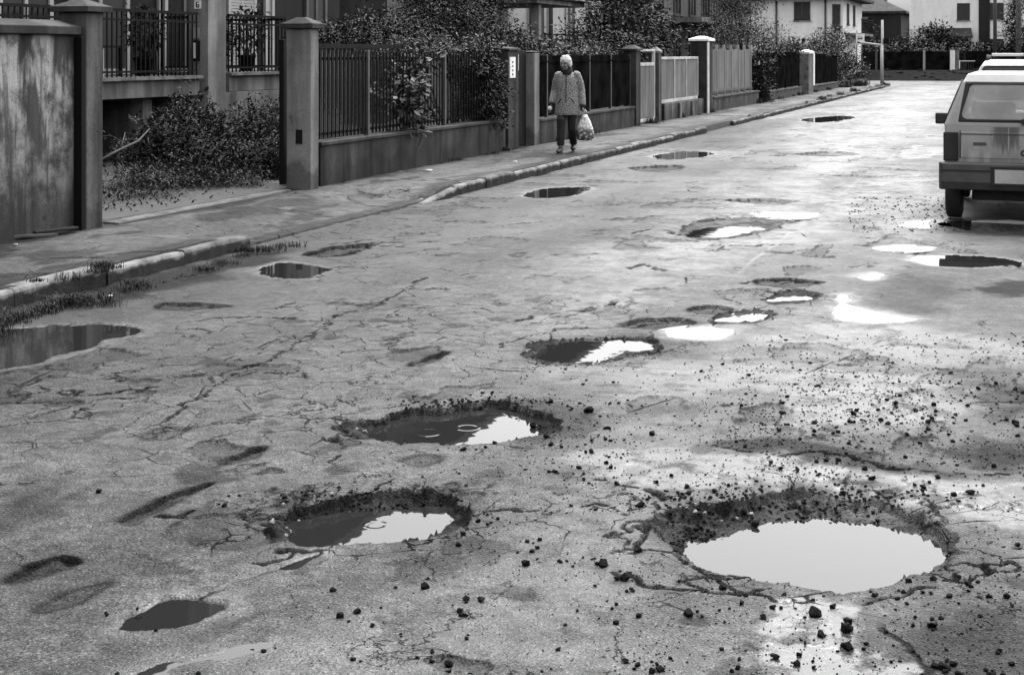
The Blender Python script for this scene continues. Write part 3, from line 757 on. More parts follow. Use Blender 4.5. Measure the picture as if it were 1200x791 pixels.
def tree(name, label, base, top_blobs, n, size, mat, seed, group=None, r=0.09, **kw):
    base = Vector(base); t = thing(name, label, 'tree', base, 0, group)
    bl = [(tuple(Vector(c) - base), q) for c, q in top_blobs]
    g = np.random.default_rng(seed + 1); mb = MB()
    cz = np.mean([b[0] for b in bl], 0); fork = Vector((cz[0] * 0.4, cz[1] * 0.4, max(cz[2] * 0.45, 0.4)))
    mb.tube([(0, 0, -0.1), tuple(fork * 0.5 + Vector((.04, .03, 0))), tuple(fork)], [r, r * 0.8, r * 0.62], 8)
    for k in range(11):
        b = bl[k % len(bl)]; d = rand_dirs(g, 1)[0]; d[2] = abs(d[2]); tip = np.array(b[0]) + d * np.array(b[1]) * 0.75
        md = (np.array(fork) + tip) / 2 + g.normal(size=3) * 0.15
        mb.tube([tuple(fork), tuple(md), tuple(tip)], [r * 0.5, r * 0.3, r * 0.07], 6)
    mb.build('trunk', M_bark, t, recalc=False)
    leaves_mesh('crown', bl, n, size, mat, seed, t, loc=tuple(base), **kw)
    return t
def blob(x, y, X, rx, ry, depth):               # an ellipsoid seen at photo pixel (x,y), rx, ry pixels wide and high
    Y, d = onX(x, X); k = d / FPX
    return ((X, Y, zat(y, d)), (depth, rx * k / 0.9, ry * k))

# ------------------------------------------------------------------ the left boundary: walls, piers, gates, fences
XF = -7.75
def fY(x, X=XF): return onX(x, X)[0]
t = thing('garden_wall', 'tall grey rendered wall streaked with pale and dark stains, left of the driveway', 'wall', (XF, 3.0, 0))
m = MB(); m.box(-0.24, 0.0, -9, 7.605, -0.1, 1.80); m.build('wall', M_wall, t)
m = MB(); m.prism([(-0.30, 1.803), (0.06, 1.803), (0.06, 1.875), (-0.12, 1.93), (-0.30, 1.875)], 'y', -9, 7.60); m.build('coping', M_cop, t, 0.008)
def pier(name, label, x, y, w, dpt, h, mat, capw=0.05, cap=0.09, capmat=None, pyramid=0.05, group=None, z0=-0.1):
    t = thing(name, label, 'pier', (x, y, 0), 0, group)
    m = MB(); m.box(-w / 2, w / 2, -dpt / 2, dpt / 2, z0, h - cap); m.build('shaft', mat, t, 0.012)
    m = MB(); a, b = w / 2 + capw, dpt / 2 + capw; zc = h - cap + 0.002
    m.box(-a, a, -b, b, zc, zc + cap * 0.55)
    k = 0.25
    vs = [(-a, -b, zc + cap * 0.55), (a, -b, zc + cap * 0.55), (a, b, zc + cap * 0.55), (-a, b, zc + cap * 0.55), (-a * k, -b * k, h + pyramid), (a * k, -b * k, h + pyramid), (a * k, b * k, h + pyramid), (-a * k, b * k, h + pyramid)]
    m.add(vs, [(0, 1, 5, 4), (1, 2, 6, 5), (2, 3, 7, 6), (3, 0, 4, 7), (4, 5, 6, 7)])
    m.build('cap', capmat or M_cop, t, 0.006)
    return t
p1 = pier('gate_pier', 'weathered concrete gate pier with a flat cap at the end of the stained wall', XF - 0.05, 10.745, 0.28, 0.24, 2.09, M_pier2, 0.06, 0.09, pyramid=0.02)
p2 = pier('gate_pier', 'tall pale concrete gate pier with a small socket, right of the driveway opening', XF + 0.02, 14.75, 0.31, 0.20, 2.02, M_pier, 0.05, 0.10, pyramid=0.03)
m = MB(); m.box(-0.03, 0.05, -0.108, -0.099, 0.62, 0.78); m.build('socket', M_dark, p2)
# sliding gate parked behind the fence: its leading edge shows beside the pier
t = thing('sliding_gate', 'black iron sliding gate standing open behind the pale gate pier', 'gate', (-8.12, 15.02, 0))
m = MB(); m.box(-0.03, 0.03, -0.05, 0.34, 0.12, 1.80); m.build('gate_stile', M_dark, t, 0.004)
m = MB(); m.box(-0.025, 0.025, 0.341, 3.4, 0.14, 0.20); m.box(-0.025, 0.025, 0.341, 3.4, 1.70, 1.76); m.build('gate_rail', M_dark, t)
bar0 = None
for i in range(26):
    if bar0 is None: m = MB(); m.box(-0.009, 0.009, -0.009, 0.009, 0.201, 1.699); bar0 = b = m.build('bar', M_greymetal, t)
    else: b = link(bar0.copy(), t)
    b.location = (0, 0.42 + i * 0.112, 0)
t = thing('pier_shade_strip', 'narrow black strip added for the shaded near side of the stained wall end pier', 'post', (-7.71, 10.588, 0))  # black strip added to darken the pier's shaded side
m = MB(); m.box(-0.035, 0.045, -0.025, 0.030, 0.0, 1.78); m.build('post', M_dark, t, 0.004)

def low_wall(name, label, y0, y1, h, mat, z0=0.0, cop=0.05, cat='wall', w=0.22, lip=0.02):
    t = thing(name, label, cat, (XF, y0, 0))
    m = MB(); m.box(-w / 2, w / 2, 0, y1 - y0, -0.1, h - cop); m.build('wall', mat, t, 0.01)
    m = MB(); m.box(-w / 2 - lip, w / 2 + lip, 0, y1 - y0, h - cop + 0.002, h); m.build('coping', M_cop, t, 0.01)
    return t
def rail_fence(name, label, y0, y1, z0, z1, step, posts, group=None):
    t = thing(name, label, 'fence', (XF, y0, 0), 0, group)
    L = y1 - y0
    m = MB(); m.box(-0.012, 0.012, 0, L, z1 - 0.10, z1 - 0.065); m.build('rail', M_dark, t)
    m = MB(); m.box(-0.012, 0.012, 0, L, z0 + 0.06, z0 + 0.095); m.build('rail', M_dark, t)
    b0 = None; n = int(L / step)
    for i in range(n):
        yy = (i + 0.5) * step
        if any(abs(yy - (p - y0)) < 0.04 for p in posts): continue
        if b0 is None: m = MB(); m.box(0.0125, 0.027, -0.008, 0.008, z0 + 0.02, z1); b0 = b = m.build('bar', M_dark, t)
        else: b = link(b0.copy(), t)
        b.location = (0, yy, 0)
    p0 = None
    for p in posts:
        if p0 is None: m = MB(); m.box(-0.03, 0.03, -0.025, 0.025, z0, z1 + 0.02); p0 = q = m.build('post', M_greymetal, t, 0.004)
        else: q = link(p0.copy(), t)
        q.location = (0, p - y0, 0)
    return t
Y1a, Y1b = 15.02, 21.35
low_wall('low_wall', 'low stained concrete wall under the black barred fence beside the pale pier', Y1a, Y1b, 0.62, M_low)
rail_fence('barred_fence', 'black iron fence of thin upright bars on a low wall, overgrown by shrubs', Y1a, Y1b, 0.62, 1.66, 0.105, [fY(430), fY(520)])
# narrow gate between two slim piers with name plates
pa = pier('slim_pier', 'slim dark concrete pier with a white name plate at the end of the barred fence', XF, 21.66, 0.26, 0.5, 1.74, M_low, 0.03, 0.06, pyramid=0.0)
m = MB(); m.box(0.131, 0.145, -0.20, 0.06, 1.25, 1.58); pl = m.build('name_plate', M_white, pa)
m = MB(); 
for k in range(4): m.box(0.1455, 0.147, -0.10, -0.05, 1.29 + k * 0.065, 1.32 + k * 0.065)
stuff(m.build('plate_lettering', M_dark, pl))
t = thing('pedestrian_gate', 'narrow solid black gate between two slim concrete piers', 'gate', (XF - 0.02, 21.95, 0))
m = MB(); m.box(-0.02, 0.02, 0.0, 0.70, 0.14, 1.68); m.build('gate_leaf', M_dark, t, 0.004)
m = MB(); m.box(0.0205, 0.032, 0.05, 0.30, 1.36, 1.62); m.build('name_plate', M_white, t)
pier('slim_pier', 'slim pale edged concrete pier right of the narrow black gate', XF, 22.84, 0.26, 0.26, 1.68, M_pier, 0.0, 0.04, pyramid=0.0)
# dark sheet panels with thin posts
def panel_fence(name, label, y0, y1, z0, z1, ybreaks, mat, postmat, t_=0.02, rails=True):
    t = thing(name, label, 'fence', (XF, y0, 0))
    yb = [y0] + ybreaks + [y1]
    for i in range(len(yb) - 1):
        m = MB(); m.box(-t_ / 2, t_ / 2, yb[i] - y0 + 0.025, yb[i + 1] - y0 - 0.025, z0 + 0.03, z1); m.build('panel', mat, t)
    for p in yb:
        m = MB(); m.box(-0.026, 0.026, p - y0 - 0.0245, p - y0 + 0.0245, z0 - 0.002, z1 + 0.015); m.build('post', postmat, t, 0.003)
    if rails:
        m = MB(); m.box(0.0105, 0.028, 0.026, y1 - y0 - 0.026, z1 - 0.12, z1 - 0.09); m.build('rail', mat, t)
    return t
Y2a, Y2b = 23.02, 29.3
low_wall('low_wall', 'low stained concrete wall behind the walking woman, under dark sheet fencing', Y2a, Y2b, 0.54, M_low)
M_dpost = plain('dull_post', 0.05, 0.6, 0.2)
panel_fence('sheet_fence', 'dark sheet fence with thin posts on a low wall behind the walking woman', Y2a, Y2b, 0.54, 1.60, [fY(640), fY(690), fY(715)], M_panel, M_dpost)
pier('gate_pier', 'dark grey concrete pier left of the white metal garden gate', XF, 29.52, 0.28, 0.36, 1.76, M_low, 0.04, 0.07)
t = thing('garden_gate', 'white metal garden gate with upright grey panels and an open top bar', 'gate', (XF, 29.75, 0))
gz0, gz1 = 0.16, 1.72
for a, b in ((0.0, 0.07), (1.60, 1.67)):
    m = MB(); m.box(-0.03, 0.03, a, b, gz0 - 0.05, gz1); m.build('gate_stile', M_offwhite, t, 0.004)
for a, b in ((gz1 - 0.045, gz1), (gz1 - 0.36, gz1 - 0.29), (gz0, gz0 + 0.06)):
    m = MB(); m.box(-0.025, 0.025, 0.072, 1.598, a, b); m.build('gate_rail', M_offwhite, t, 0.004)
for i in range(4):
    m = MB(); y = 0.08 + i * 0.38; m.box(-0.014, 0.014, y, y + 0.365, gz0 + 0.063, gz1 - 0.363); m.build('panel', M_greypanel, t, 0.01)
pier('gate_pier', 'light concrete pier with a domed cap between the white gate and white framed fence', XF - 0.02, 31.62, 0.24, 0.24, 1.72, M_low2, 0.02, 0.08, M_pier)
# white framed three panel fence on posts over a low wall
t = thing('framed_fence', 'white framed fence section of three grey panels beside the white gate', 'fence', (XF, fY(773), 0))
Lf = fY(817) - fY(773)
zb, zt = 0.50, 1.55
for a, b in ((zb, zb + 0.07), (zt - 0.06, zt)):
    m = MB(); m.box(-0.03, 0.03, 0.062, Lf - 0.062, a, b); m.build('frame_rail', M_offwhite, t, 0.004)
yb = [0, Lf * 0.34, Lf * 0.66, Lf - 0.06]
for y in yb:
    m = MB(); m.box(-0.03, 0.03, y, y + 0.06, 0.14 if y == 0 else zb + 0.071, zt if y in (0, yb[-1]) else zt - 0.062); m.build('frame_post', M_offwhite, t, 0.004)
for i in range(3):
    m = MB(); m.box(-0.012, 0.012, yb[i] + 0.062, yb[i + 1] - 0.002, zb + 0.072, zt - 0.062); m.build('panel', M_greypanel, t)
t = thing('low_wall', 'low pale concrete plinth with short buttresses under the white framed fence', 'wall', (XF, fY(773), 0))
m = MB(); m.box(-0.1, 0.1, 0.05, Lf + 0.3, -0.1, 0.49); m.build('wall', M_low2, t, 0.01)
for y in (Lf * 0.36, Lf * 0.70):
    m = MB(); m.box(0.101, 0.15, y, y + 0.2, -0.05, 0.47); m.build('buttress', M_kerb, t, 0.01)
p = pier('gate_pier', 'tall dark pier with a bright white cap between framed fence and grey panels', XF - 0.05, 36.75, 0.42, 0.75, 2.04, M_low, 0.05, 0.10, M_white, 0.03)
m = MB(); m.box(0.2105, 0.25, -0.37, -0.28, 0.1, 1.92); m.build('edge_strip', M_white, p)
low_wall('low_wall', 'low grey concrete wall with a jutting coping under the ribbed grey panels', fY(829.5), fY(884), 0.50, M_low2, w=0.26, lip=0.04)
t = thing('plank_fence', 'light grey fence of broad ribbed upright planks on a low wall', 'fence', (XF, fY(830), 0))
Lp = fY(879) - fY(830); npl = 6
for i in range(npl):
    m = MB(); a = Lp * i / npl; b = Lp * (i + 1) / npl; m.box(-0.02, 0.02, a + 0.012, b - 0.012, 0.56, 1.72 + (0.02 if i % 2 else 0)); m.build('plank', M_greypanel, t, 0.004)
for i in range(npl + 1):
    m = MB(); a = Lp * i / npl; m.box(-0.03, 0.045, a - 0.011, a + 0.011, 0.502, 1.86); m.build('rib', M_shutl, t, 0.003)
m = MB(); m.box(0.0205, 0.04, 0.02, Lp - .02, 0.60, 0.66); m.build('rail', M_greymetal, t)
# dark fences further on
low_wall('low_wall', 'low pale concrete wall under the vine topped dark fence, past the hedge', fY(898), fY(936), 0.42, M_low2)
panel_fence('sheet_fence', 'dark fence with vines along its top between hedge and light pillar', fY(898), fY(936), 0.42, 1.66, [fY(910), fY(920)], M_panel, M_panel)
pier('gate_pier', 'light concrete pillar with a white top between the two far dark fences', XF + 0.1, fY(942), 0.34, 1.3, 1.75, M_kerb, 0.03, 0.14, M_white, 0.0)
t = thing('gate_post', 'thin white post at the start of the farthest dark fence', 'post', (XF, fY(952), 0))
m = MB(); m.box(-0.06, 0.06, -0.28, 0.28, 0.0, 1.62); m.build('post', M_white, t, 0.01)
low_wall('low_wall', 'low rough wall under the farthest dark fence before the round bush', fY(950), fY(980), 0.38, M_low2)
panel_fence('sheet_fence', 'farthest dark sheet fence on the left, ending at the round bush', fY(954.5), fY(980), 0.38, 1.60, [], M_panel, M_panel)

# ------------------------------------------------------------------ shrubs and trees on the left
XB = -9.6
B = lambda *a: blob(*a)
drv = 'overgrown shrubs in the driveway'
def gz(x, X): return (X, onX(x, X)[0], 0.08)
def spray_bush(label, px, X, n, hgt, reach, size, mat, seed, lean=(0, 0), top=1.0):
    base = Vector((X, onX(px, X)[0], 0.08)); t = thing('shrub', label, 'shrub', base, 0, drv)
    g = np.random.default_rng(seed); mb = MB(); P, A, T = [], [], []
    for k in range(n):
        a = g.uniform(0, 6.283); rch = reach * g.uniform(.25, 1.0); h = hgt * g.uniform(.45, 1.0) * (1.05 - .35 * rch / reach)
        s0 = np.array([g.normal() * .18 * reach, g.normal() * .30 * reach, 0]); e = s0 + np.array([math.cos(a) * rch * .8 + lean[0], math.sin(a) * rch + lean[1], h * g.uniform(.45, .95)])
        c = s0 + (e - s0) * .45 + np.array([0, 0, h * g.uniform(.35, .75)])
        tt = np.linspace(0, 1, 9)[:, None]; cv = (1 - tt) ** 2 * s0 + 2 * tt * (1 - tt) * c + tt ** 2 * e
        mb.tube([tuple(q) for q in cv[::2]], [.007, .006, .005, .004, .002], 4, cap=False)
        nl = int(30 * g.uniform(.7, 1.3)); u = g.uniform(.18, 1, nl)[:, None]; q = (1 - u) ** 2 * s0 + 2 * u * (1 - u) * c + u ** 2 * e
        tg = 2 * (1 - u) * (c - s0) + 2 * u * (e - c); tg /= np.linalg.norm(tg, axis=1, keepdims=True)
        P.append(q + g.normal(size=(nl, 3)) * .025); A.append(tg * .6 + rand_dirs(g, nl) * .9); T.append(np.full(nl, g.random()))
    mb.build('stem', M_bark, t, recalc=False)
    P = np.concatenate(P); A = np.concatenate(A); T = np.concatenate(T); N = len(P)
    A /= np.linalg.norm(A, axis=1, keepdims=True); nr = rand_dirs(g, N) * .8 + np.array([0, 0, 1.0]); S = np.cross(A, nr); S /= np.linalg.norm(S, axis=1, keepdims=True) + 1e-9; nr = np.cross(S, A)
    L = (size * (.55 + .8 * g.random(N)))[:, None]; W = L / 2.1
    co = np.stack([P, P + A * L * .5 + S * W * .5 + nr * W * .15, P + A * L, P + A * L * .5 - S * W * .5 + nr * W * .15], 1).reshape(-1, 3)
    q = np.arange(N * 4).reshape(-1, 4); q = np.concatenate([q[:, [0, 1, 2]], q[:, [0, 2, 3]]], 0)
    raw_mesh('foliage', co, q, dict(tone=np.repeat(np.clip(.5 * T + .5 * g.random(N), 0, 1), 4)), mat, t, smooth=False)
    return t
spray_bush('dense dark shrub in the driveway nearest the stained wall pier', 190, -9.6, 200, 1.15, .75, .058, M_leafd, 11)
spray_bush('pale tipped shrub standing in front of the long balcony, middle of the driveway', 222, -10.2, 150, 1.42, .55, .062, M_leaf, 12)
spray_bush('sprawling low shrub in the middle of the driveway with drooping leafy stems', 250, -9.2, 200, 0.72, .85, .055, M_leafd, 15)
spray_bush('tangled shrub with arching twigs in the driveway beside the pale pier', 300, -9.6, 190, 1.30, .70, .058, M_leaf, 13, (0, .1))
spray_bush('loose grassy shrub in the driveway close to the pale pier foot', 318, -9.0, 150, 0.75, .5, .05, M_leaf, 16)
lt = stuff(leaves_mesh('leaf_litter', [((-9.0, 12.3, .125), (1.2, 1.5, .01)), ((-9.2, 13.4, .125), (1.3, 1.0, .012))], 2600, 0.045, M_leaf, 17, spread=.12, shell=0.0, clump=8, droop=0)); lt['label'] = 'fallen leaves scattered over the driveway gravel'
g0 = np.random.default_rng(5)
t = stuff(leaves_mesh('undergrowth', [B(180, 205, -8.9, 55, 7, .35), B(285, 212, -8.6, 48, 7, .3), B(240, 205, -9.0, 80, 9, .4)], 7000, 0.045, M_leaf, 14, spread=0.10, shell=0.2, aspect=3.5))
tag(t, 'low weeds and fallen leaves along the foot of the driveway shrubs', None)
t = thing('dead_branch', 'bare dead branch lying across weeds at the left side of the driveway', 'branch', PX(150, 178, -8.7))
m = MB(); m.tube([(0, -.5, -.06), (0.05, -.2, .04), (.02, .15, .10), (.0, .4, .22)], [.014, .012, .01, .004], 6); m.tube([(0.05, -.2, .04), (.0, -.05, .2)], [.009, .004], 5); m.build('branch', M_bark, t)
gar = 'shrubs behind the barred fence'
tree('garden_tree', 'dark leafy garden tree just right of the pale gate pier', gz(425, XB), [B(415, 52, XB, 42, 22, .7), B(392, 54, XB, 20, 16, .5), B(438, 36, -9.9, 26, 18, .6), B(420, 100, XB, 55, 36, .5)], 15000, 0.06, M_leafd, 21, gar, spread=0.16)
tree('garden_tree', 'tallest dark garden tree rising out of the picture behind the barred fence', gz(530, XB), [B(520, 25, XB, 46, 34, .8), B(560, 32, XB, 34, 32, .7), B(515, -12, -9.9, 40, 28, .7), B(560, -15, -9.9, 34, 30, .7), B(488, 45, -9.3, 28, 18, .5)], 20000, 0.06, M_leafd, 22, gar, spread=0.17)
shrub('climbing_shrub', 'pale leaved climber spilling over the top of the barred fence', 'shrub', gz(540, -8.3), [B(515, 58, -8.15, 48, 10, .25), B(560, 60, -8.1, 34, 14, .25), B(470, 62, -8.2, 30, 7, .2)], 3600, 0.06, M_leafl, 23, None, spread=0.09, ntw=6)
shrub('ivy_bush', 'dense ivy bush bulging through the fence end beside the slim pier', 'shrub', gz(560, -8.0), [B(565, 110, -7.85, 26, 38, .32), B(555, 80, -7.9, 30, 20, .3), B(572, 140, -7.8, 16, 14, .22)], 6500, 0.06, M_leafd, 24, None, spread=0.10)
shrub('creeper', 'broad leaved creeper growing through the middle of the black barred fence', 'shrub', gz(475, -7.85), [B(478, 95, -7.75, 22, 18, .12), B(482, 135, -7.68, 18, 22, .12), B(470, 115, -7.75, 22, 14, .12), B(490, 75, -7.8, 15, 12, .12)], 900, 0.10, M_leafl, 25, None, spread=0.10, clump=5, ntw=7, aspect=1.7, trunk=0.012)
shrub('garden_bush', 'low pale bush behind the sheet fence, left of the broad tree', 'shrub', gz(640, -9.2), [B(635, 61, -9.0, 36, 7, .4), B(690, 62, -9.0, 34, 6, .4), B(602, 48, -9.4, 10, 14, .2)], 6500, 0.07, M_leafl, 26, None, spread=0.14)
tree('broadleaf_tree', 'broad dark tree with large leaves behind the sheet fence near the woman', gz(722, -10.2), [B(726, 22, -10.2, 42, 24, 1.0), B(694, 42, -10, 20, 14, .7), B(756, 38, -10.2, 24, 24, .9), B(730, -12, -10.4, 30, 18, .8), B(735, 52, -9.6, 40, 8, .5)], 15000, 0.10, M_leafd, 27, None, spread=0.24)
tree('conifer', 'wide dark feathery tree behind the grey plank fence', gz(870, -10.3), [B(860, 25, -10.3, 30, 28, 1.2), B(842, 42, -10, 18, 16, .9), B(890, 42, -10.3, 22, 16, 1.1), B(862, -5, -10.5, 26, 22, 1.1), B(912, 54, -10, 16, 7, .7)], 15000, 0.11, M_leafd, 28, None, spread=0.26, aspect=4)
shrub('hedge', 'narrow dark hedge closing the gap between grey planks and dark fence', 'hedge', gz(889, -7.9), [B(889, 75, -7.8, 9, 18, .4), B(889, 100, -7.8, 9, 18, .4), B(889, 118, -7.8, 9, 8, .35)], 4500, 0.10, M_leafd, 29, None, spread=0.10)
shrub('vine', 'leafy vine trailing over the top of the dark fence past the hedge', 'shrub', gz(915, -8.0), [B(908, 61, -7.9, 10, 3, .25), B(928, 63, -7.9, 8, 3, .25), B(965, 63, -7.9, 12, 3, .25)], 1400, 0.10, M_leaf, 30, None, spread=0.10)
shrub('round_bush', 'big rounded grey green bush at the far end of the pavement', 'shrub', gz(978, -8.4), [B(973, 56, -8.5, 11, 22, .8), B(982, 72, -8.4, 8, 18, .7), B(963, 68, -8.7, 9, 16, .8), B(977, 88, -8.3, 11, 8, .7), B(991, 80, -8.1, 8, 15, .7)], 11000, 0.11, M_leaf, 31, None, spread=0.25)
shrub('shrub', 'small dark shrub behind the far fence in front of the white house', 'shrub', gz(945, -10.5), [B(945, 56, -10.5, 14, 6, 1.0), B(930, 60, -10.2, 12, 5, .8)], 1400, 0.18, M_leafd, 32, None, spread=0.25)

# ------------------------------------------------------------------ weeds along the kerb and walls
def weeds(label, pts, n, h, seed, spread=0.12, mat=None):
    g = np.random.default_rng(seed); pts = np.array(pts, float)
    nc_ = max(n // 55, 3); seg = g.integers(0, len(pts) - 1, nc_); tt = g.random(nc_)
    c = pts[seg] * (1 - tt)[:, None] + pts[seg + 1] * tt[:, None] + np.concatenate([g.normal(size=(nc_, 2)) * spread, np.zeros((nc_, 1))], 1)
    k_ = np.clip(g.lognormal(0, .8, nc_), .15, 4); rep_ = np.maximum((k_ / k_.sum() * n).astype(int), 2); sz = np.repeat(np.clip(k_, .5, 1.5), rep_)
    p = np.repeat(c, rep_, 0); N = len(p); p = p + np.concatenate([g.normal(size=(N, 2)) * (0.25 * h + 0.02) * sz[:, None], np.zeros((N, 1))], 1)
    a = g.random(N) * 6.283; ln = h * (0.3 + 0.9 * g.random(N)) * sz; lean = ln * (0.2 + 0.9 * g.random(N))
    dx = np.stack([np.cos(a), np.sin(a), np.zeros(N)], 1); sd = np.stack([-np.sin(a), np.cos(a), np.zeros(N)], 1) * (h * 0.045)
    m1 = p + dx * lean[:, None] * 0.35 + np.array([0, 0, 1]) * (ln * 0.65)[:, None]; tp = p + dx * lean[:, None] + np.array([0, 0, 1]) * (ln * 0.8)[:, None]
    co = np.stack([p - sd, p + sd, m1 + sd * .8, m1 - sd * .8, tp], 1).reshape(-1, 3)
    i = np.arange(N)[:, None] * 5
    q = np.concatenate([i + [[0, 1, 2]], i + [[0, 2, 3]], i + [[3, 2, 4]]], 0)
    o = raw_mesh('weeds', co, q, dict(tone=np.repeat(g.random(N), 5)), mat or M_leaf, None, smooth=False)
    o['label'] = label; return stuff(o)
def gp(x, y, z=0.0): p = G(x, y, z); return (p[0], p[1], z)
weeds('grass tufts in the gutter along the nearest kerb', [gp(-40, 392), gp(20, 374), gp(70, 362), gp(110, 352)], 3000, 0.055, 1, 0.08)
weeds('dead leaves and grass in the gutter below the kerb', [gp(110, 352), gp(190, 330), gp(250, 315), gp(290, 300)], 1500, 0.035, 2, 0.05, M_leafd)
weeds('grass tufts at the end of the nearest kerb', [gp(285, 296), gp(325, 290)], 900, 0.045, 3, 0.09, M_leafd)
weeds('moss and grass on the pavement behind the nearest kerb', [gp(10, 345, .12), gp(60, 330, .12), gp(110, 320, .12), gp(140, 312, .12)], 700, 0.05, 4, 0.08, M_leafd)
weeds('small weeds at the foot of the low wall', [(XF + .14, y, .11) for y in (15.5, 17, 18.6, 20.4, 21.3)], 500, 0.07, 5, 0.03)
weeds('weeds at the foot of the far garden walls', [(XF + .14, y, .11) for y in (23.2, 26, 29, 33, 38, 45, 52, 60, 68)], 1800, 0.12, 6, 0.05)
weeds('weeds along the far kerb', [(-6.3, y, .11) for y in (33, 45, 50, 56, 64, 71)], 900, 0.12, 7, 0.08)
weeds('rough grass on the bank before the end fence', [(X, Y, 0.02 + 0.42 * float(sstep(88.4, 103, np.array(Y)))) for X, Y in ((-30, 90), (16, 90), (-28, 93), (16, 93), (-26, 96), (16, 96), (-26, 99), (16, 99), (-26, 102), (16, 102))], 14000, 0.13, 9, 1.4, M_leafd)
weeds('grass and leaves at the foot of the round bush', [(-7.4, y, .11) for y in (64, 67, 70, 72)], 900, 0.25, 8, 0.25)
# ------------------------------------------------------------------ houses
def face_place(o, face, x, y, z):
    o.location = (x, y, z); o.rotation_euler = (0, 0, R(90) if face == '+x' else 0.0)
def window(root, face, x, y, z, w, h, fm, pm, fw=0.07, mull=1, sill=True, name='window', slats=0, proud=0.05):
    m = MB(); d = proud                                   # built facing -Y, centred on x, bottom at z
    m.box(-w / 2, -w / 2 + fw, -d, 0.02, 0, h); m.box(w / 2 - fw, w / 2, -d, 0.02, 0, h)
    m.box(-w / 2 + fw, w / 2 - fw, -d + .003, 0.02, 0, fw); m.box(-w / 2 + fw, w / 2 - fw, -d + .003, 0.02, h - fw, h)
    for k in range(mull):
        c = -w / 2 + w * (k + 1) / (mull + 1); m.box(c - fw * .4, c + fw * .4, -d + .006, 0.02, fw, h - fw)
    f = m.build(name, fm, root); face_place(f, face, x, y, z)
    n = mull + 1
    for k in range(n):
        a = -w / 2 + fw + (w - 2 * fw) * k / n; b = -w / 2 + fw + (w - 2 * fw) * (k + 1) / n
        m = MB(); m.box(a + .02 * (k > 0), b - .02 * (k < n - 1), -d * 0.35, 0.018, fw + .001, h - fw - .001); m.build('pane', pm, f)
    if slats:
        m = MB()
        for k in range(slats):
            zz = fw + (h - 2 * fw) * k / slats; m.box(-w / 2 + fw, w / 2 - fw, -d * 0.8, -d * 0.36, zz + .006, zz + (h - 2 * fw) / slats - .006)
        stuff(m.build('roller_shutter', M_shutl, f))
    if sill:
        m = MB(); m.box(-w / 2 - .06, w / 2 + .06, -d - .06, 0.0, -0.06, -0.003); m.build('sill', M_sill, f)
    return f
def hip_roof(root, x0, x1, y0, y1, z, rise, over, mat, th=0.18):
    a0, a1, b0, b1 = x0 - over, x1 + over, y0 - over, y1 + over
    w, l = a1 - a0, b1 - b0; k = min(w, l) / 2
    if l >= w: r0, r1 = ((a0 + a1) / 2, b0 + k), ((a0 + a1) / 2, b1 - k)
    else: r0, r1 = (a0 + k, (b0 + b1) / 2), (a1 - k, (b0 + b1) / 2)
    m = MB(); vs = [(a0, b0, z), (a1, b0, z), (a1, b1, z), (a0, b1, z), (a0, b0, z + th), (a1, b0, z + th), (a1, b1, z + th), (a0, b1, z + th), (r0[0], r0[1], z + th + rise), (r1[0], r1[1], z + th + rise)]
    fs = [(0, 3, 2, 1), (0, 1, 5, 4), (1, 2, 6, 5), (2, 3, 7, 6), (3, 0, 4, 7)]
    fs += [(4, 5, 8), (5, 6, 9, 8), (6, 7, 9), (7, 4, 8, 9)] if l >= w else [(4, 5, 9, 8), (5, 6, 9), (6, 7, 8, 9), (7, 4, 8)]
    m.add(vs, fs); return m.build('roof', mat, root)
def railing(root, x, y0, y1, z0, z1, step, name='railing', ends=0.0, mat=None):
    mat = mat or M_dark
    m = MB(); m.box(-0.025, 0.025, 0, y1 - y0, z1 - z0 - .04, z1 - z0); m.box(-0.015, 0.015, 0, y1 - y0, z1 - z0 - .17, z1 - z0 - .14); m.box(-0.015, 0.015, 0, y1 - y0, 0.06, 0.09)
    f = m.build(name, mat, root); f.location = (x, y0, z0)
    b0 = None; n = int((y1 - y0) / step)
    for i in range(n + 1):
        if b0 is None: mm = MB(); mm.box(-0.009, 0.009, -0.009, 0.009, 0.0, z1 - z0 - .041); b0 = b = mm.build('baluster', mat, f)
        else: b = link(b0.copy(), f)
        b.location = (0.0, 0.01 + (y1 - y0 - .02) * i / n, 0)
    return f
# first house, with its two balconies
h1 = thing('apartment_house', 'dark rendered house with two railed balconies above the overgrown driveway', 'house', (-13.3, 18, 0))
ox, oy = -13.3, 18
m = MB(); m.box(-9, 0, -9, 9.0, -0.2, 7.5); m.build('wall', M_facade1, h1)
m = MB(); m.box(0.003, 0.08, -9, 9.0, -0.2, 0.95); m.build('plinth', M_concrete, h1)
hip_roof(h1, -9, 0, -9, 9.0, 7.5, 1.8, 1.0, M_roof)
for (a, b, zs, nm) in ((13.2, 19.5, 1.25, 1), (20.4, 22.35, 1.28, 2)):
    m = MB(); m.box(0.081, 1.30, a - oy, b - oy, zs - 0.25, zs); s1 = m.build('balcony', M_concrete, h1)
    m = MB(); m.box(0.09, 1.36, a - oy - .03, b - oy + .03, zs + 0.002, zs + 0.05); m.build('balcony_slab', M_kerb, s1)
    rf = railing(h1, 1.27, a - oy + .02, b - oy - .02, zs + 0.05, 2.27, 0.115)
    if nm == 2:
        for yy in (a - oy + .03, b - oy - .03):
            m = MB(); m.box(0.1, 1.24, yy - .02, yy + .02, 2.20, 2.24); m.box(0.1, 1.24, yy - .012, yy + .012, 1.40, 1.43); 
            for k in range(7): m.box(0.2 + k * .15, 0.218 + k * .15, yy - .009, yy + .009, 1.431, 2.199)
            m.build('side_railing', M_dark, h1)
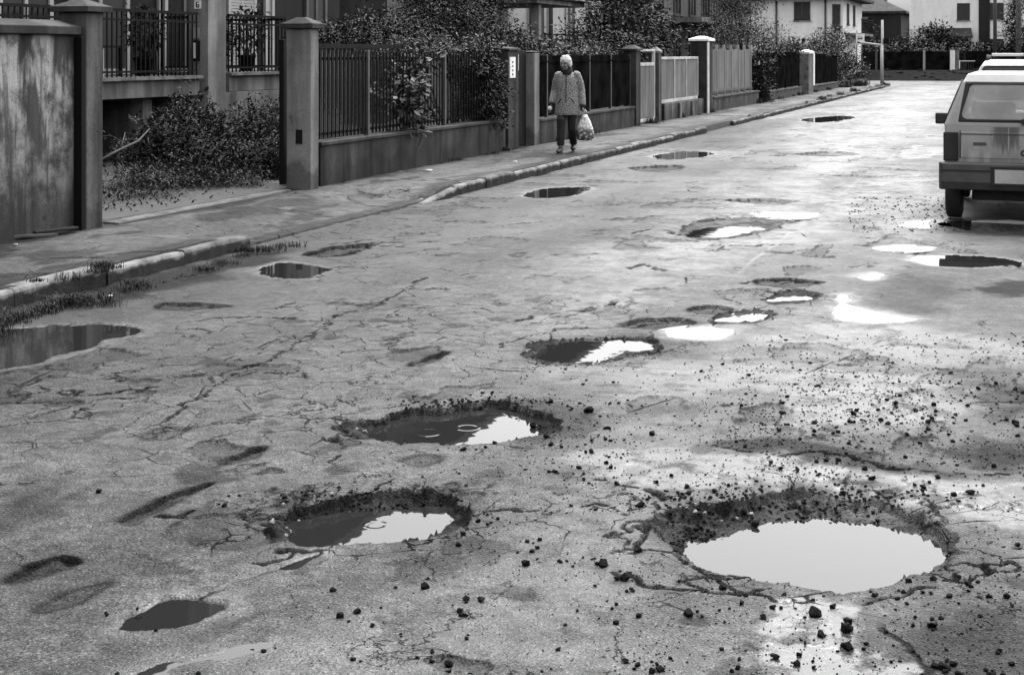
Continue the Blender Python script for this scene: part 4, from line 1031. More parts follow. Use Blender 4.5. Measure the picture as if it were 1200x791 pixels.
for yy in (16.8, 18.4, 19.3):
    m = MB(); m.box(0.081, 1.1, yy - oy - .12, yy - oy + .12, -0.1, 0.995); m.build('balcony_support', M_concrete, h1)
m = MB(); m.box(1.0, 1.36, 19.66 - oy, 20.2 - oy, -0.2, 7.48); col = m.build('column', M_pier, h1, 0.01)
yc_ = 19.66 - oy
m = MB(); m.box(1.12, 1.24, yc_ - .012, yc_ - .002, 2.33, 2.46); np_ = m.build('number_plate', M_white, col)
m = MB(); m.box(1.15, 1.168, yc_ - .016, yc_ - .0125, 2.35, 2.44); m.box(1.1685, 1.21, yc_ - .016, yc_ - .0125, 2.35, 2.365); m.box(1.1685, 1.21, yc_ - .016, yc_ - .0125, 2.427, 2.44); m.box(1.195, 1.21, yc_ - .016, yc_ - .0125, 2.3655, 2.385); m.box(1.1685, 1.21, yc_ - .016, yc_ - .0125, 2.3855, 2.40); stuff(m.build('lettering', M_dark, np_))
m = MB(); m.box(1.10, 1.22, yc_ - .05, yc_ - .003, 1.52, 1.84); mb_ = m.build('meter_box', M_dark, col, 0.006)
m = MB(); m.box(1.13, 1.18, yc_ - .06, yc_ - .051, 1.56, 1.80); m.build('meter_face', M_white, mb_)
m = MB(); m.box(1.09, 1.21, yc_ - .02, yc_ - .003, 1.87, 2.04); m.build('notice_plate', M_shutl, col)
for (yc, w, zz, hh, fm, pm, sl) in ((18.75, 1.5, 1.31, 2.3, M_shutl, M_shut, 0), (21.1, 1.5, 1.31, 2.3, M_facade_m, M_glass, 0), (20.45, .25, 1.31, 2.3, M_shutl, M_facade_m, 0), (17.0, 1.2, 1.31, 2.3, M_shutl, M_glass, 0), (23.0, 1.0, 1.33, 2.3, M_shutl, M_shutl, 40), (24.0, .34, 1.33, 2.3, M_shutl, M_shutl, 0), (25.9, 0.9, 2.2, 1.4, M_greymetal, M_shut, 0), (14.5, 1.2, 1.31, 2.3, M_shutl, M_glass, 0)):
    window(h1, '+x', 0.003, yc - oy, zz, w, hh, fm, pm, 0.09, 1 if w > .5 else 0, False, slats=sl)
for fl in (4.8,):
    for yc in (12, 15.5, 19, 23, 25.8):
        window(h1, '+x', 0.003, yc - oy, fl, 1.2, 1.5, M_greymetal, M_glass, 0.08)
# things left on the first balcony
t = thing('garden_chair', 'dark slatted chair on the railed balcony of the dark house', 'chair', (-12.7, 17.9, 1.30))
m = MB(); m.box(-.25, .25, -.25, .25, .42, .45); m.build('seat', M_dark, t)
for a in (-.22, .22):
    for b in (-.22, .22):
        m = MB(); m.box(a - .02, a + .02, b - .02, b + .02, 0, .419 if a > 0 else .88); m.build('leg', M_shutl if b < 0 else M_dark, t)
m = MB(); m.box(-.235, -.215, -.199, .199, .55, .86); m.build('backrest', M_shut, t)
def pot_plant(loc, lab, s, seed, h=0.7):
    t = thing('potted_plant', lab, 'plant', loc)
    m = MB(); m.rings([[Vector((math.cos(a) * r, math.sin(a) * r, z)) for a in [2 * math.pi * k / 14 for k in range(14)]] for r, z in ((.10, 0), (.15, .24), (.165, .24), (.165, .28))]); m.build('pot', M_dark, t)
    m = MB(); g = np.random.default_rng(seed); bl = [((0, 0, .28 + h / 2), (.25 * s, .28 * s, h / 2))]
    twigs(m, (0, 0, .2), bl, 7, .012, g); m.build('stem', M_bark, t, recalc=False)
    leaves_mesh('foliage', bl, 420, .10, M_leafd, seed, t, spread=.06, clump=6)
pot_plant((-12.5, 18.75, 1.30), 'tall potted plant beside the railing on the long balcony', 1.0, 71, 0.8)
pot_plant((-12.6, 21.0, 1.33), 'short potted plant in front of the roller shutter on the small balcony', 0.8, 72, 0.35)
pot_plant((-12.6, 22.0, 1.33), 'leafy potted plant at the far corner of the small balcony', 1.3, 73, 0.9)

h2 = thing('town_house', 'light rendered house behind the garden trees with a flat entrance canopy', 'house', (-13.4, 38, 0)); oy = 38
m = MB(); m.box(-10, 0, -8.4, 9, -0.2, 7.3); m.build('wall', M_facade_m, h2)
m = MB(); m.box(0.003, 0.03, -3.0, 9, -0.2, 7.2); m.build('front_render', M_facade_l, h2)
hip_roof(h2, -10, 0, -8.4, 9, 7.3, 1.8, 0.9, M_roof)
for yc in (39.3, 41.1, 45.2):
    m = MB(); m.tube([(0.12, yc - oy, -0.1), (0.12, yc - oy, 7.2)], 0.07, 8); m.build('downpipe', M_greymetal, h2)
m = MB(); m.box(0.031, 2.2, 33.6 - oy, 37.6 - oy, 2.86, 2.98); cn = m.build('canopy', M_concrete, h2)
m = MB(); m.box(0.031, 2.3, 33.5 - oy, 37.7 - oy, 2.982, 3.02); m.build('canopy_roof', M_dark, cn)
m = MB(); m.box(1.9, 2.1, 34.0 - oy, 34.2 - oy, -0.1, 2.859); m.build('canopy_post', M_concrete, h2)
railing(h2, 1.6, 36.0 - oy, 43.0 - oy, 1.2, 2.15, 0.9, 'railing')
for yc in (40.2, 43.3): window(h2, '+x', 0.031, yc - oy, 1.7, 1.0, 2.2, M_shutl, M_shut, 0.09)
for yc in (32.0, 36, 40.2, 44): window(h2, '+x', 0.031, yc - oy, 5.4, 1.1, 1.5, M_greymetal, M_glass, .08)
window(h2, '-y', -3.5, -8.403, 5.2, 1.1, 1.5, M_greymetal, M_glass, .08)

h3 = thing('town_house', 'grey house with stacked balconies above the white capped pier', 'house', (-12.2, 59, 0)); oy = 59
m = MB(); m.box(-9, 0, -8, 9, -0.2, 5.3); m.build('wall', M_facade_m, h3)
hip_roof(h3, -9, 0, -8, 9, 5.3, 1.3, 0.5, M_roof)
for zs in (0.35, 2.75):
    m = MB(); m.box(0.003, 1.2, -7.2, 0.5, zs, zs + .2); m.build('balcony', M_concrete, h3)
    railing(h3, 1.17, -7.15, 0.45, zs + .2, zs + 1.15, 0.3)
    for yc in (-6, -3.4, -0.8): window(h3, '+x', 0.003, yc, zs + .25, 1.1, 1.95, M_shut, M_glass, .1, sill=False)
for zz in (1.0, 3.4): window(h3, '-y', -2.2, -8.003, zz, 1.0, 1.5, M_greymetal, M_glass, .08)

h4 = thing('white_house', 'white house with one shuttered window behind trees left of the bus stop', 'house', (-10.4, 90, 0))
m = MB(); m.box(-13, 0, 0, 11, -0.2, 4.95); m.build('wall', M_facade_w, h4)
hip_roof(h4, -13, 0, 0, 11, 4.95, 2.2, 0.75, M_roof)
xw = onY(940, 90)[0] + 10.4
window(h4, '-y', xw, -0.003, 3.62, 1.0, 1.15, M_kerb, M_shut, .07)
xw = onY(985, 90)[0] + 10.4
m = MB(); m.tube([(xw - 0.9, -0.08, -0.1), (xw - 0.9, -0.08, 4.9)], 0.06, 8); m.build('downpipe', M_greymetal, h4)
m = MB(); m.tube([(onY(910, 90)[0] + 10.4, -0.08, -0.1), (onY(910, 90)[0] + 10.4, -0.08, 4.9)], 0.06, 8); m.build('downpipe', M_greymetal, h4)
window(h4, '-y', xw - 0.25, -0.003, 3.0, 0.5, 1.6, M_kerb, M_shut, .06, 0)
for yc in (2.5, 6): window(h4, '+x', 0.003, yc, 3.4, 1.0, 1.3, M_kerb, M_shut, .07)
m = MB(); m.box(0.003, 1.0, 1.2, 8.5, 2.7, 2.85); m.build('balcony', M_concrete, h4)
railing(h4, 0.97, 1.25, 8.4, 2.85, 3.75, 0.25)

t = thing('brick_house', 'dark walled house with a tiled hip roof beyond the bus stop', 'house', (-11.6, 124, 0.4)); h5 = t
x0 = onY(1000, 124)[0] + 11.6 - 4.0; x1 = onY(1056, 124)[0] + 11.6
m = MB(); m.box(x0, x1, 0, 9, -0.2, 4.5); m.build('wall', M_facade_d, t)
hip_roof(t, x0, x1, 0, 9, 4.5, 2.1, 0.45, M_roof)
window(t, '-y', x1 - 3.9, -0.003, 2.2, .55, 1.6, M_shutl, M_shut, .08, 0); window(t, '-y', x1 - 3.0, -0.003, 1.9, .6, 1.2, M_white, M_shutl, .1, 0)
m = MB(); m.box(x1 - 2.0, x1 - 1.5, 4.0, 4.5, 5.6, 7.0); ch = m.build('chimney', M_facade_m, t)
t = thing('garage', 'low flat roofed garage with a pale band in front of the dark house', 'garage', (-10.8, 117, 0.4))
m = MB(); m.box(-4.5, 2.6, 0, 5, -0.2, 2.1); m.build('wall', M_facade_l, t); m = MB(); m.box(-4.8, 2.8, -.5, 5.2, 2.103, 2.5); m.build('roof', M_facade_d, t)
m = MB(); m.box(-3.5, -1.0, -0.03, -0.002, -0.1, 1.9); m.build('garage_door', M_shut, t)
t = thing('shed', 'small roofed shed squeezed between the dark house and the white house', 'shed', (-9.2, 133, 0.4))
m = MB(); m.box(-2.5, 1.6, 0, 4, -0.2, 3.6); m.build('wall', M_facade_d, t); hip_roof(t, -2.5, 1.6, 0, 4, 3.6, .5, .3, M_roof); m = MB(); m.box(-2.5, 1.6, -.3, -0.002, 2.2, 2.5); m.build('awning', M_kerb, t)

h6 = thing('white_house', 'big white house with a porch behind the end fence and parked cars', 'house', (-8.0, 112, 0.45))
def hx(x, y=112): return onY(x, y)[0] + 8.0
def hz(y, d=106.5): return zat(y, d) - 0.45
m = MB(); m.box(0, 15, 0, 10, -0.3, 6.6); m.build('wall', M_facade_w, h6)
hip_roof(h6, 0, 15, 0, 10, 6.6, 2.2, 0.5, M_roof)
m = MB(); m.box(-0.06, 0.22, -0.06, -0.003, -0.2, 6.5); m.build('corner_strip', M_white, h6)
m = MB(); m.box(hx(1147), hx(1160), -0.10, -0.003, -0.2, 6.5); m.build('recess_shade', M_facade_d, h6)  # flat dark colour standing in for the shade of a recess
window(h6, '-y', hx(1129), -0.003, hz(24), hx(1137) - hx(1122), hz(4) - hz(24), M_shut, M_shut, .05)
window(h6, '-y', hx(1168), -0.003, hz(23), hx(1177) - hx(1160.5), hz(4) - hz(23), M_kerb, M_shut, .05)
window(h6, '-y', hx(1168), -0.003, hz(66), hx(1177) - hx(1160.5), hz(46) - hz(66), M_kerb, M_shut, .05)
m = MB(); m.box(hx(1108), hx(1135), -0.05, -0.002, -0.2, hz(43)); m.build('porch_opening', M_shut, h6)
m = MB(); zc = hz(43)
m.add([(hx(1092), -1.6, zc), (hx(1141), -1.6, zc), (hx(1138), -0.005, zc + .62), (hx(1098), -0.005, zc + .62), (hx(1092), -1.6, zc - .12), (hx(1141), -1.6, zc - .12), (hx(1138), -0.005, zc - .12), (hx(1098), -0.005, zc - .12)],
      [(0, 1, 2, 3), (4, 5, 1, 0), (5, 6, 2, 1), (7, 4, 0, 3), (6, 7, 3, 2), (7, 6, 5, 4)]); m.build('porch_roof', M_roof, h6)
for q in (1097, 1137): m = MB(); m.box(hx(q) - .08, hx(q) + .08, -1.5, -1.34, -0.2, zc - .122); m.build('porch_post', M_facade_l, h6)

# ------------------------------------------------------------------ the end fence, hedges, poles, bus stop
t = thing('sheet_fence', 'long dark fence with white posts across the far end of the street', 'fence', (-12, 103.6, 0.40))
xb = [onY(q, 103.6)[0] + 12 for q in (960, 1027, 1083, 1117)] + [14.0, 18.0, 22.0]
for i in range(len(xb) - 1):
    if i == 3: xb0 = onY(1132, 103.6)[0] + 12
    else: xb0 = xb[i] + .08
    m = MB(); m.box(xb0, xb[i + 1] - .08, -.02, .02, 0.0, 1.33); m.build('panel', M_panel, t)
for i, q in enumerate(xb):
    if i == 3: continue
    m = MB(); m.box(q - .07, q + .07, -.06, .06, -0.35, 1.42); m.build('post', M_shutl if i != 1 else M_dpost, t)
def farpier(px, lab, mat, w, h):
    X = onY(px, 103.3)[0]; t = thing('gate_pier', lab, 'pier', (X, 103.3, 0.40)); m = MB(); m.box(-w / 2, w / 2, -.25, .25, -.3, h); m.build('shaft', mat, t, .01)
    m = MB(); m.box(-w / 2 - .04, w / 2 + .04, -.29, .29, h + .002, h + .08); m.build('cap', M_facade_m, t)
farpier(1116.5, 'white gate pier in the dark fence at the street end', M_white, .34, 1.45)
farpier(1121.5, 'grey gate pier right against the white pier at the street end', M_concrete, .26, 1.45)
X = onY(1124.5, 102.5)[0]
t = thing('small_gate', 'small white tubular gate beside the grey pier at the street end', 'gate', (X, 102.5, .40))
m = MB(); m.box(-.03, .03, -.03, .03, -.05, .72); m.build('gate_post', M_white, t); m = MB(); m.box(.031, 1.0, -.02, .02, .66, .71); m.build('gate_rail', M_white, t)
for k in range(6): m = MB(); m.box(.12 + k * .15, .135 + k * .15, -.01, .01, .02, .659); m.build('bar', M_greymetal, t)
def far_shrub(name, lab, Y, blobs, n, size, mat, seed, **kw):
    bl = []
    for x, y, rx, ry, dp in blobs:
        X, d = onY(x, Y); k = d / FPX; bl.append(((X, Y, zat(y, d)), (rx * k, dp, ry * k)))
    X = np.mean([b[0][0] for b in bl])
    return shrub(name, lab, name.replace('_', ' '), (X, Y, 0.4), bl, n, size, mat, seed, trunk=.06 if name == 'conifer_tree' else .04, ntw=6, **kw)
hl = [(q, 61, 16, 7, .6) for q in range(1010, 1215, 20)]
far_shrub('hedge', 'clipped dark hedge along the back of the end fence', 105.2, hl, 9000, .22, M_leafd, 81, spread=.25)
far_shrub('shrub', 'loose leafy shrub in front of the white house porch', 108.5, [(1098, 45, 22, 14, 1.2), (1083, 48, 12, 12, 1.0), (1112, 50, 16, 12, 1.0)], 3000, .24, M_leafd, 82, spread=.3)
far_shrub('conifer_tree', 'dark pointed conifer at the right edge before the white house', 106.5, [(1190, 45, 13, 20, 1.2), (1190, 20, 9, 20, .9), (1191, 0, 5, 14, .6)], 3600, .24, M_leafd, 83, spread=.25, aspect=4)
far_shrub('shrub', 'dark shrub beneath the brick house behind the bus stop', 110, [(1005, 34, 14, 12, 1.2), (1020, 52, 20, 8, 1.0), (1045, 57, 18, 6, 1.0)], 2400, .24, M_leafd, 84, spread=.3)
def pole(name, lab, px, Y, r, ztop, mat, z0=0.0):
    X = onY(px, Y)[0]; t = thing(name, lab, 'pole', (X, Y, z0)); m = MB(); m.tube([(0, 0, -.2), (0, 0, ztop)], [r, r * .8], 10); m.build('shaft', mat, t)
    m = MB(); m.tube([(0, 0, -.1), (0, 0, .25)], [r * 1.5, r * 1.4], 10); m.build('base_collar', M_kerb, t); return t
pole('utility_pole', 'dark utility pole standing behind the second parked car', 1166, 96, .13, 8.5, M_dpost)
pole('utility_pole', 'pale concrete utility pole at the right edge behind the parked cars', 1193.5, 88, .17, 8.5, M_kerb)
sp = pole('street_pole', 'pale street pole on the pavement end beside the bus stop frame', 1034, 75, .075, zat(24, 73.3), M_shutl)
m = MB(); zz = zat(49, 73.3); m.box(.06, .34, -.12, .12, zz - .12, zz + .14); m.build('junction_box', M_dark, sp)
X = onY(1004, 74)[0]; dd = onY(1004, 74)[1]
t = thing('bus_stop_sign', 'white bus stop sign with a bus pictogram on a thin pole', 'sign', (X, 74, .08))
m = MB(); m.tube([(0, 0, -.1), (0, 0, zat(36, dd) - .08)], .022, 8); m.build('pole', M_greymetal, t)
zb_, zt_ = zat(52.5, dd) - .08, zat(40, dd) - .08
m = MB(); m.box(-.04, .38, -.045, -.025, zb_, zt_); pl = m.build('sign_plate', M_white, t)
W_ = zt_ - zb_; ic = MB(); a0 = zb_ + W_ * .40
ic.box(.05, .29, -.050, -.046, a0 + .05, a0 + .17); bus = ic.build('bus_pictogram', M_dark, pl)
for k in range(4): m = MB(); m.box(.066 + k * .055, .108 + k * .055, -.053, -.0505, a0 + .10, a0 + .15); m.build('pictogram_window', M_white, bus)
for q in (.09, .24): m = MB(); m.prism([(q + .022 * math.cos(k * .785), a0 + .045 + .022 * math.sin(k * .785)) for k in range(8)], 'y', -.0498, -.0462); m.build('pictogram_wheel', M_dark, bus)
m = MB(); m.box(.02, .32, -.049, -.0455, zb_ + .06, zb_ + .13); m.build('lettering_band', M_dark, pl)
t = thing('shelter_frame', 'white tubular bus shelter frame at the end of the left pavement', 'frame', (onY(1033, 73.6)[0], 73.6, .05))
zf = zat(53.5, 72.2) - .05
m = MB(); m.tube([(0, 0, -.1), (0, 0, zf)], .06, 10); m.build('post', M_shutl, t)
xl = onY(1008, 73.6)[0] - onY(1033, 73.6)[0]
m = MB(); m.tube([(0, 0, zf), (xl, 0, zf + .13)], .06, 10); m.build('crossbar', M_shutl, t)
t2 = MB(); t2.tube([(xl, 0.6, -.1), (xl, 0.6, zf + .1)], .035, 8); t2.build('post', M_greymetal, t)
t = thing('bollard', 'short dark bollard on the grass bank behind the bus stop', 'bollard', (onY(1011, 92)[0], 92, .08)); m = MB(); m.tube([(0, 0, -.1), (0, 0, .9), (0, 0, .95)], [.07, .07, .04], 8); m.build('shaft', M_dark, t); m = MB(); m.tube([(0, 0, .55), (0, 0, .7)], .075, 8); m.build('band', M_shut, t)
# ------------------------------------------------------------------ cars
def car_paint(name, v, dirt=0.5, drip=False):
    t = NT(name); st = t.noise(1.0, 5, .6, t.map((14, 14, 1.6))); n = t.noise(5, 4)
    sep = t.n.new('ShaderNodeSeparateXYZ'); t.l.new(t.tc, sep.inputs[0])
    low = t.ramp(sep.outputs[2], 0.95, 0.35)
    if drip:
        cx = t.math('ABSOLUTE', t.math('ADD', sep.outputs[0], 0.16)); runs = t.noise(1.0, 4, .6, t.map((34, 3, 1.0)))
        low = t.math('MAXIMUM', low, t.math('MULTIPLY', t.math('MULTIPLY', t.ramp(cx, .24, .06), t.ramp(t.math('ADD', sep.outputs[2], t.math('MULTIPLY', runs, -.35)), .44, .62)), t.ramp(sep.outputs[2], .94, .93)))
        st = t.math('ADD', st, t.math('MULTIPLY', t.math('MULTIPLY', t.ramp(cx, .19, .06), t.ramp(runs, .3, .55)), .25))
    k = t.math('MULTIPLY', t.ramp(st, .42, .62), t.math('MULTIPLY', low, dirt))
    k2 = t.math('MULTIPLY', t.ramp(n, .35, .7), dirt * .35)
    c = t.mix(t.math('MAXIMUM', k, k2), v, v * .13); t.color(c); t.rough(t.mix(t.math('MAXIMUM', k, k2), .28, .7)); t.set(Coat_Weight=.3); return t.m
M_paint = car_paint('dusty_grey_paint', 0.30, 0.85, True); M_paintw = car_paint('white_car_paint', 0.50, 0.25)
M_rubber = plain('rubber', 0.014, 0.75, 0.2); M_bump = plain('grey_bumper_plastic', 0.045, 0.55, 0.35, 5.0)
M_lamp = plain('smoked_lamp', 0.012, 0.25, 0.1, bump=0); M_plate = plain('plate_white', 0.36, 0.5, 0.15)
M_rim = plain('steel_rim', 0.18, 0.45, 0.2); M_grime = plain('road_grime', 0.06, 0.9, 0.4, 20)
def misted_mat():
    t = NT('misted_rear_glass'); n = t.noise(3.5, 4); t.color(t.ramp(n, .3, .7, .30, .42)); t.rough(t.ramp(n, .3, .7, .12, .3)); t.set(Alpha=0.55); return t.m
def glass_mat():
    t = NT('misted_glass'); n = t.noise(3.5, 4); t.color(t.ramp(n, .3, .7, .27, .42)); t.rough(t.ramp(n, .3, .7, .12, .3)); return t.m
M_cglass = glass_mat()
M_mist = misted_mat()
M_cglassd = plain('dark_car_glass', 0.03, 0.08, 0.1, bump=0)
def lathe_x(prof, n, x0):                       # prof: (x, r) pairs, turned about the X axis
    rr = [[Vector((x0 + x, r * math.cos(2 * math.pi * k / n), r * math.sin(2 * math.pi * k / n))) for k in range(n)] for x, r in prof]; return MB().rings(rr)
def car(label, loc, P, paint, glass, zr=1.38):
    t = thing('parked_car', label, 'car', loc, 0, None)
    out, ws, belt = P['out'], P['w'], P['belt']
    def wz(z): return float(np.interp(z, [q[0] for q in ws], [q[1] for q in ws]))
    zb = P['zb']
    n = len(out); vs = []; 
    # rows of the shell: outline points subdivided, section narrowed by wz
    for (y, z) in out: vs.append((-wz(z), y, z)); vs.append((wz(z), y, z))
    fs = [(2 * i, 2 * i + 1, 2 * ((i + 1) % n) + 1, 2 * ((i + 1) % n)) for i in range(n)]
    lower = [i for i, (y, z) in enumerate(out) if z <= belt + 1e-6]; upper = [i for i, (y, z) in enumerate(out) if z >= belt - 1e-6]
    fs += [tuple(2 * i for i in upper), tuple(2 * i + 1 for i in reversed(upper))]
    lowo = [i for i in range(n) if i in lower]
    fs += [tuple(2 * i for i in lowo), tuple(2 * i + 1 for i in reversed(lowo))]
    m = MB(); m.add(vs, fs); m.build('body', paint, t, P.get('bev', .035))
    rear = [(y, z) for (y, z) in out if y < 0.6 and z >= zb]; rear = sorted(rear, key=lambda q: q[1])
    def yr(z): return float(np.interp(z, [q[1] for q in rear], [q[0] for q in rear]))
    def panel(x0, x1, z0, z1, off, thick, k0=1.0):   # a slab lying on the sloped tail, corners given at z0 and z1
        def c(x, z, o): return (x, yr(z) - o, z)
        return [c(-x0, z0, off), c(x0, z0, off), c(x1, z1, off), c(-x1, z1, off), c(-x0, z0, off - thick), c(x0, z0, off - thick), c(x1, z1, off - thick), c(-x1, z1, off - thick)]
    BF = [(0, 1, 2, 3), (7, 6, 5, 4), (0, 4, 5, 1), (1, 5, 6, 2), (2, 6, 7, 3), (3, 7, 4, 0)]
    g = P['glass']
    def rpanel(x0, x1, z0, z1, off, thick, r):
        pts = []
        for (cx, cz, sx, sz, a0) in ((x0, z0, 1, 1, -90), (x1, z1, 1, -1, 0), (-x1, z1, -1, -1, 90), (-x0, z0, -1, 1, 180)):
            ox_, oz_ = cx - sx * r, cz + sz * r
            for k in range(5):
                a = R(a0 + 22.5 * k); pts.append((ox_ + r * math.cos(a), oz_ + r * math.sin(a)))
        n_ = len(pts); vs_ = [(x, yr(z) - off, z) for x, z in pts] + [(x, yr(z) - off + thick, z) for x, z in pts]
        return vs_, [tuple(range(n_)), tuple(reversed(range(n_, 2 * n_)))] + [(i, (i + 1) % n_, n_ + (i + 1) % n_, n_ + i) for i in range(n_)]
    m = MB(); m.add(*rpanel(g[0] + .035, g[1] + .035, g[2] - .032, g[3] + .032, .010, .03, .075)); sl = m.build('window_seal', M_rubber, t)
    m = MB(); m.add(*rpanel(g[0], g[1], g[2], g[3], .016, .012, .05)); m.build('rear_window', glass, t)
    # tailgate shut line strip, waist crease
    m = MB(); m.add(panel(P['gate'], P['gate'], zb + .03, belt - .07, .006, .03), BF); tg = m.build('tailgate', paint, t, .006)
    m = MB(); m.box(.035, .075, yr(.80) - .02, yr(.80) - .004, .775, .815); m.tube([(0, 0, 0)] * 2, .001, 3) if False else None
    # lamps
    lx0, lx1, lz0, lz1 = P['lamp']
    for s in (-1, 1):
        a, b = (-lx1, -lx0) if s < 0 else (lx0, lx1)
        m = MB(); m.box(a, b, yr((lz0 + lz1) / 2) - .03, yr(lz1) + .03, lz0, lz1); m.build('tail_lamp', M_lamp, t, .008)
    # bumper
    bz0, bz1, bw = P['bump']
    prof = [(-.10, bz1 - .02), (-.09, bz1), (.05, bz1), (.05, bz0), (-.07, bz0), (-.105, bz0 + .08)]
    m = MB(); rr = []
    for (x, k) in ((-bw, .06), (-bw + .03, 0), (bw - .03, 0), (bw, .06)):
        rr.append([Vector((x, yr(zb) + y + k * (1 if y < 0 else 0), z)) for y, z in prof])
    m.rings(rr, smooth=False); bp = m.build('rear_bumper', M_bump, t, .012)
    m = MB(); m.box(-.30, .30, yr(zb) - .112, yr(zb) - .101, bz0 + .055, bz1 - .035); rec = m.build('plate_recess', M_rubber, bp)
    m = MB(); m.box(-.262, .262, yr(zb) - .118, yr(zb) - .1125, bz0 + .075, bz1 - .06); m.build('licence_plate', M_plate, bp)
    m = MB(); m.box(-.48, .48, yr(zb) + .22, yr(zb) + 1.2, bz0 - .12, bz0 + .1); m.build('underside', M_rubber, t)
    m = MB(); m.tube([(.28, yr(zb) - .02, .26), (.28, yr(zb) + .5, .26)], .022, 10); m.build('exhaust_pipe', M_grime, t)
    m = MB(); m.box(-bw + .02, bw - .02, yr(zb) - .108, yr(zb) - .098, bz1 - .085, bz1 - .068); m.build('bumper_groove', M_rubber, bp)
    for s in (-1, 1):                           # drip gutters down the rear pillars, boot gaps
        m = MB(); m.tube([(s * (wz(z) + .002), yr(z) + .05, z) for z in (belt + .01, 1.1, 1.25, zr)], .013, 6); m.build('roof_gutter', M_rubber, t)
        m = MB(); m.tube([(s * (P['gate'] + .006), yr(z) - .003, z) for z in (zb + .03, .75, belt - .06)], .005, 5); m.build('boot_gap', M_rubber, t)
    m = MB(); m.box(-P['gate'], P['gate'], yr(belt - .09) - .010, yr(belt - .09) + .01, belt - .098, belt - .088); m.build('boot_crease', M_bump, t)
    # wheels
    rw, tw = P['wheel']
    for yy in P['axles']:
        for s in (-1, 1):
            x0 = s * (P['track']) - tw / 2
            w = lathe_x([(0.02, rw * .60), (0.0, rw * .80), (.012, rw * .95), (.035, rw), (tw - .035, rw), (tw - .012, rw * .95), (tw, rw * .80), (tw - .02, rw * .60)], 28, x0).build('wheel', M_rubber, t)
            w.location = (0, yy, rw - .003)
            m = lathe_x([(.03, .02), (.03, rw * .35), (.015, rw * .58), (tw - .015, rw * .58), (tw - .03, rw * .35), (tw - .03, .02)], 20, x0); m.build('rim', M_rim, w)
            arch = MB(); a0 = s * (P['track'] + tw / 2 - .02)
    for s in (-1, 1):
        # side glass, door lines, mirror
        m = MB(); e = .006
        def side(y, z): return (s * (wz(z) + e), y, z)
        q = P['side']
        m.add([side(*p) for p in q] + [(x - s * .012, y, z) for x, y, z in [side(*p) for p in q]], [tuple(range(len(q))), tuple(reversed(range(len(q), 2 * len(q))))] + [(i, (i + 1) % len(q), len(q) + (i + 1) % len(q), len(q) + i) for i in range(len(q))]); m.build('side_window', M_cglassd, t)
        m = MB(); yd = P['mirror'][0]; zd = P['mirror'][1]; xo = wz(zd)
        m.box(min(s * (xo + .02), s * (xo + .19)), max(s * (xo + .02), s * (xo + .19)), yd, yd + .06, zd - .06, zd + .06); mi = m.build('door_mirror', M_rubber, t, .015)
        m = MB(); m.box(min(s * (xo + .035), s * (xo + .175)), max(s * (xo + .035), s * (xo + .175)), yd - .004, yd - .0005, zd - .045, zd + .045); m.build('mirror_glass', M_cglassd, mi)
        m = MB(); m.box(min(s * (xo - .04), s * (xo + .021)), max(s * (xo - .04), s * (xo + .021)), yd + .015, yd + .045, zd - .05, zd - .02); m.build('mirror_arm', M_rubber, mi)
        m = MB(); dz0 = .36
        if P.get('molding'): m.box(min(s * (wz(.55) - .005), s * (wz(.55) + .012)), max(s * (wz(.55) - .005), s * (wz(.55) + .012)), .45, 3.0, .50, .60); m.build('side_moulding', M_bump, t)
    for (x, y) in ((-.55, 3.375), (.55, 3.375)) if P.get('front') else ():
        m = MB(); m.box(x - .1, x + .1, y, y + .03, .60, .76); m.build('headlight', M_cglass, t, .01)
    return t, yr, panel, BF
PANDA = dict(out=[(0.0, .34), (0.0, .62), (0.015, .955), (.10, 1.365), (.165, 1.432), (.30, 1.447), (1.75, 1.452), (1.98, 1.425), (2.46, .955), (3.30, .865), (3.37, .80), (3.37, .34)],
             w=[(.34, .70), (.62, .742), (.955, .728), (1.365, .565), (1.432, .535), (1.452, .47)], belt=.955, zb=.60, glass=(.565, .50, 1.005, 1.335), gate=.575, lamp=(.595, .735, .605, .88), bump=(.33, .595, .775),
             wheel=(.275, .165), track=.655, axles=(.56, 2.72), side=[(.35, .985), (2.28, .985), (1.92, 1.355), (.42, 1.355)], mirror=(1.95, .925), molding=True, front=True, bev=.03)
pc_, yr, panel, BF = car('boxy grey hatchback with streaky dirt below its rear window, parked nearest', (0.0, 14.62, 0.004), PANDA, M_paint, M_mist)
# hollow out the cabin: the cutter is used up here, nothing of it stays in the scene
body_ = [o for o in pc_.children if o.name.startswith('body')][0]
c_ = MB(); c_.rings([[Vector((x * k, y, z)) for x, z in ((-.545, 1.01), (.545, 1.01), (.485, 1.325), (-.485, 1.325))] for y, k in ((-.3, 1.0), (2.6, 1.0))], smooth=False); cut = c_.build('cabin_cutter', M_rubber)
bo = body_.modifiers.new('cabin', 'BOOLEAN'); bo.operation = 'DIFFERENCE'; bo.solver = 'EXACT'; bo.object = cut
cut.parent = pc_; bpy.context.view_layer.update()
ev = body_.evaluated_get(bpy.context.evaluated_depsgraph_get()); nm_ = bpy.data.meshes.new_from_object(ev)
body_.modifiers.clear(); body_.data = nm_; bpy.data.objects.remove(cut)
seal_ = [o for o in pc_.children if o.name.startswith('window_seal')][0]
m = MB(); inner = [(-.545, 1.02), (.545, 1.02), (.487, 1.322), (-.487, 1.322)]; outer = [(-.606, .973), (.606, .973), (.537, 1.367), (-.537, 1.367)]
def ring4(q, off): return [(x, yr(z) - off, z) for x, z in q]
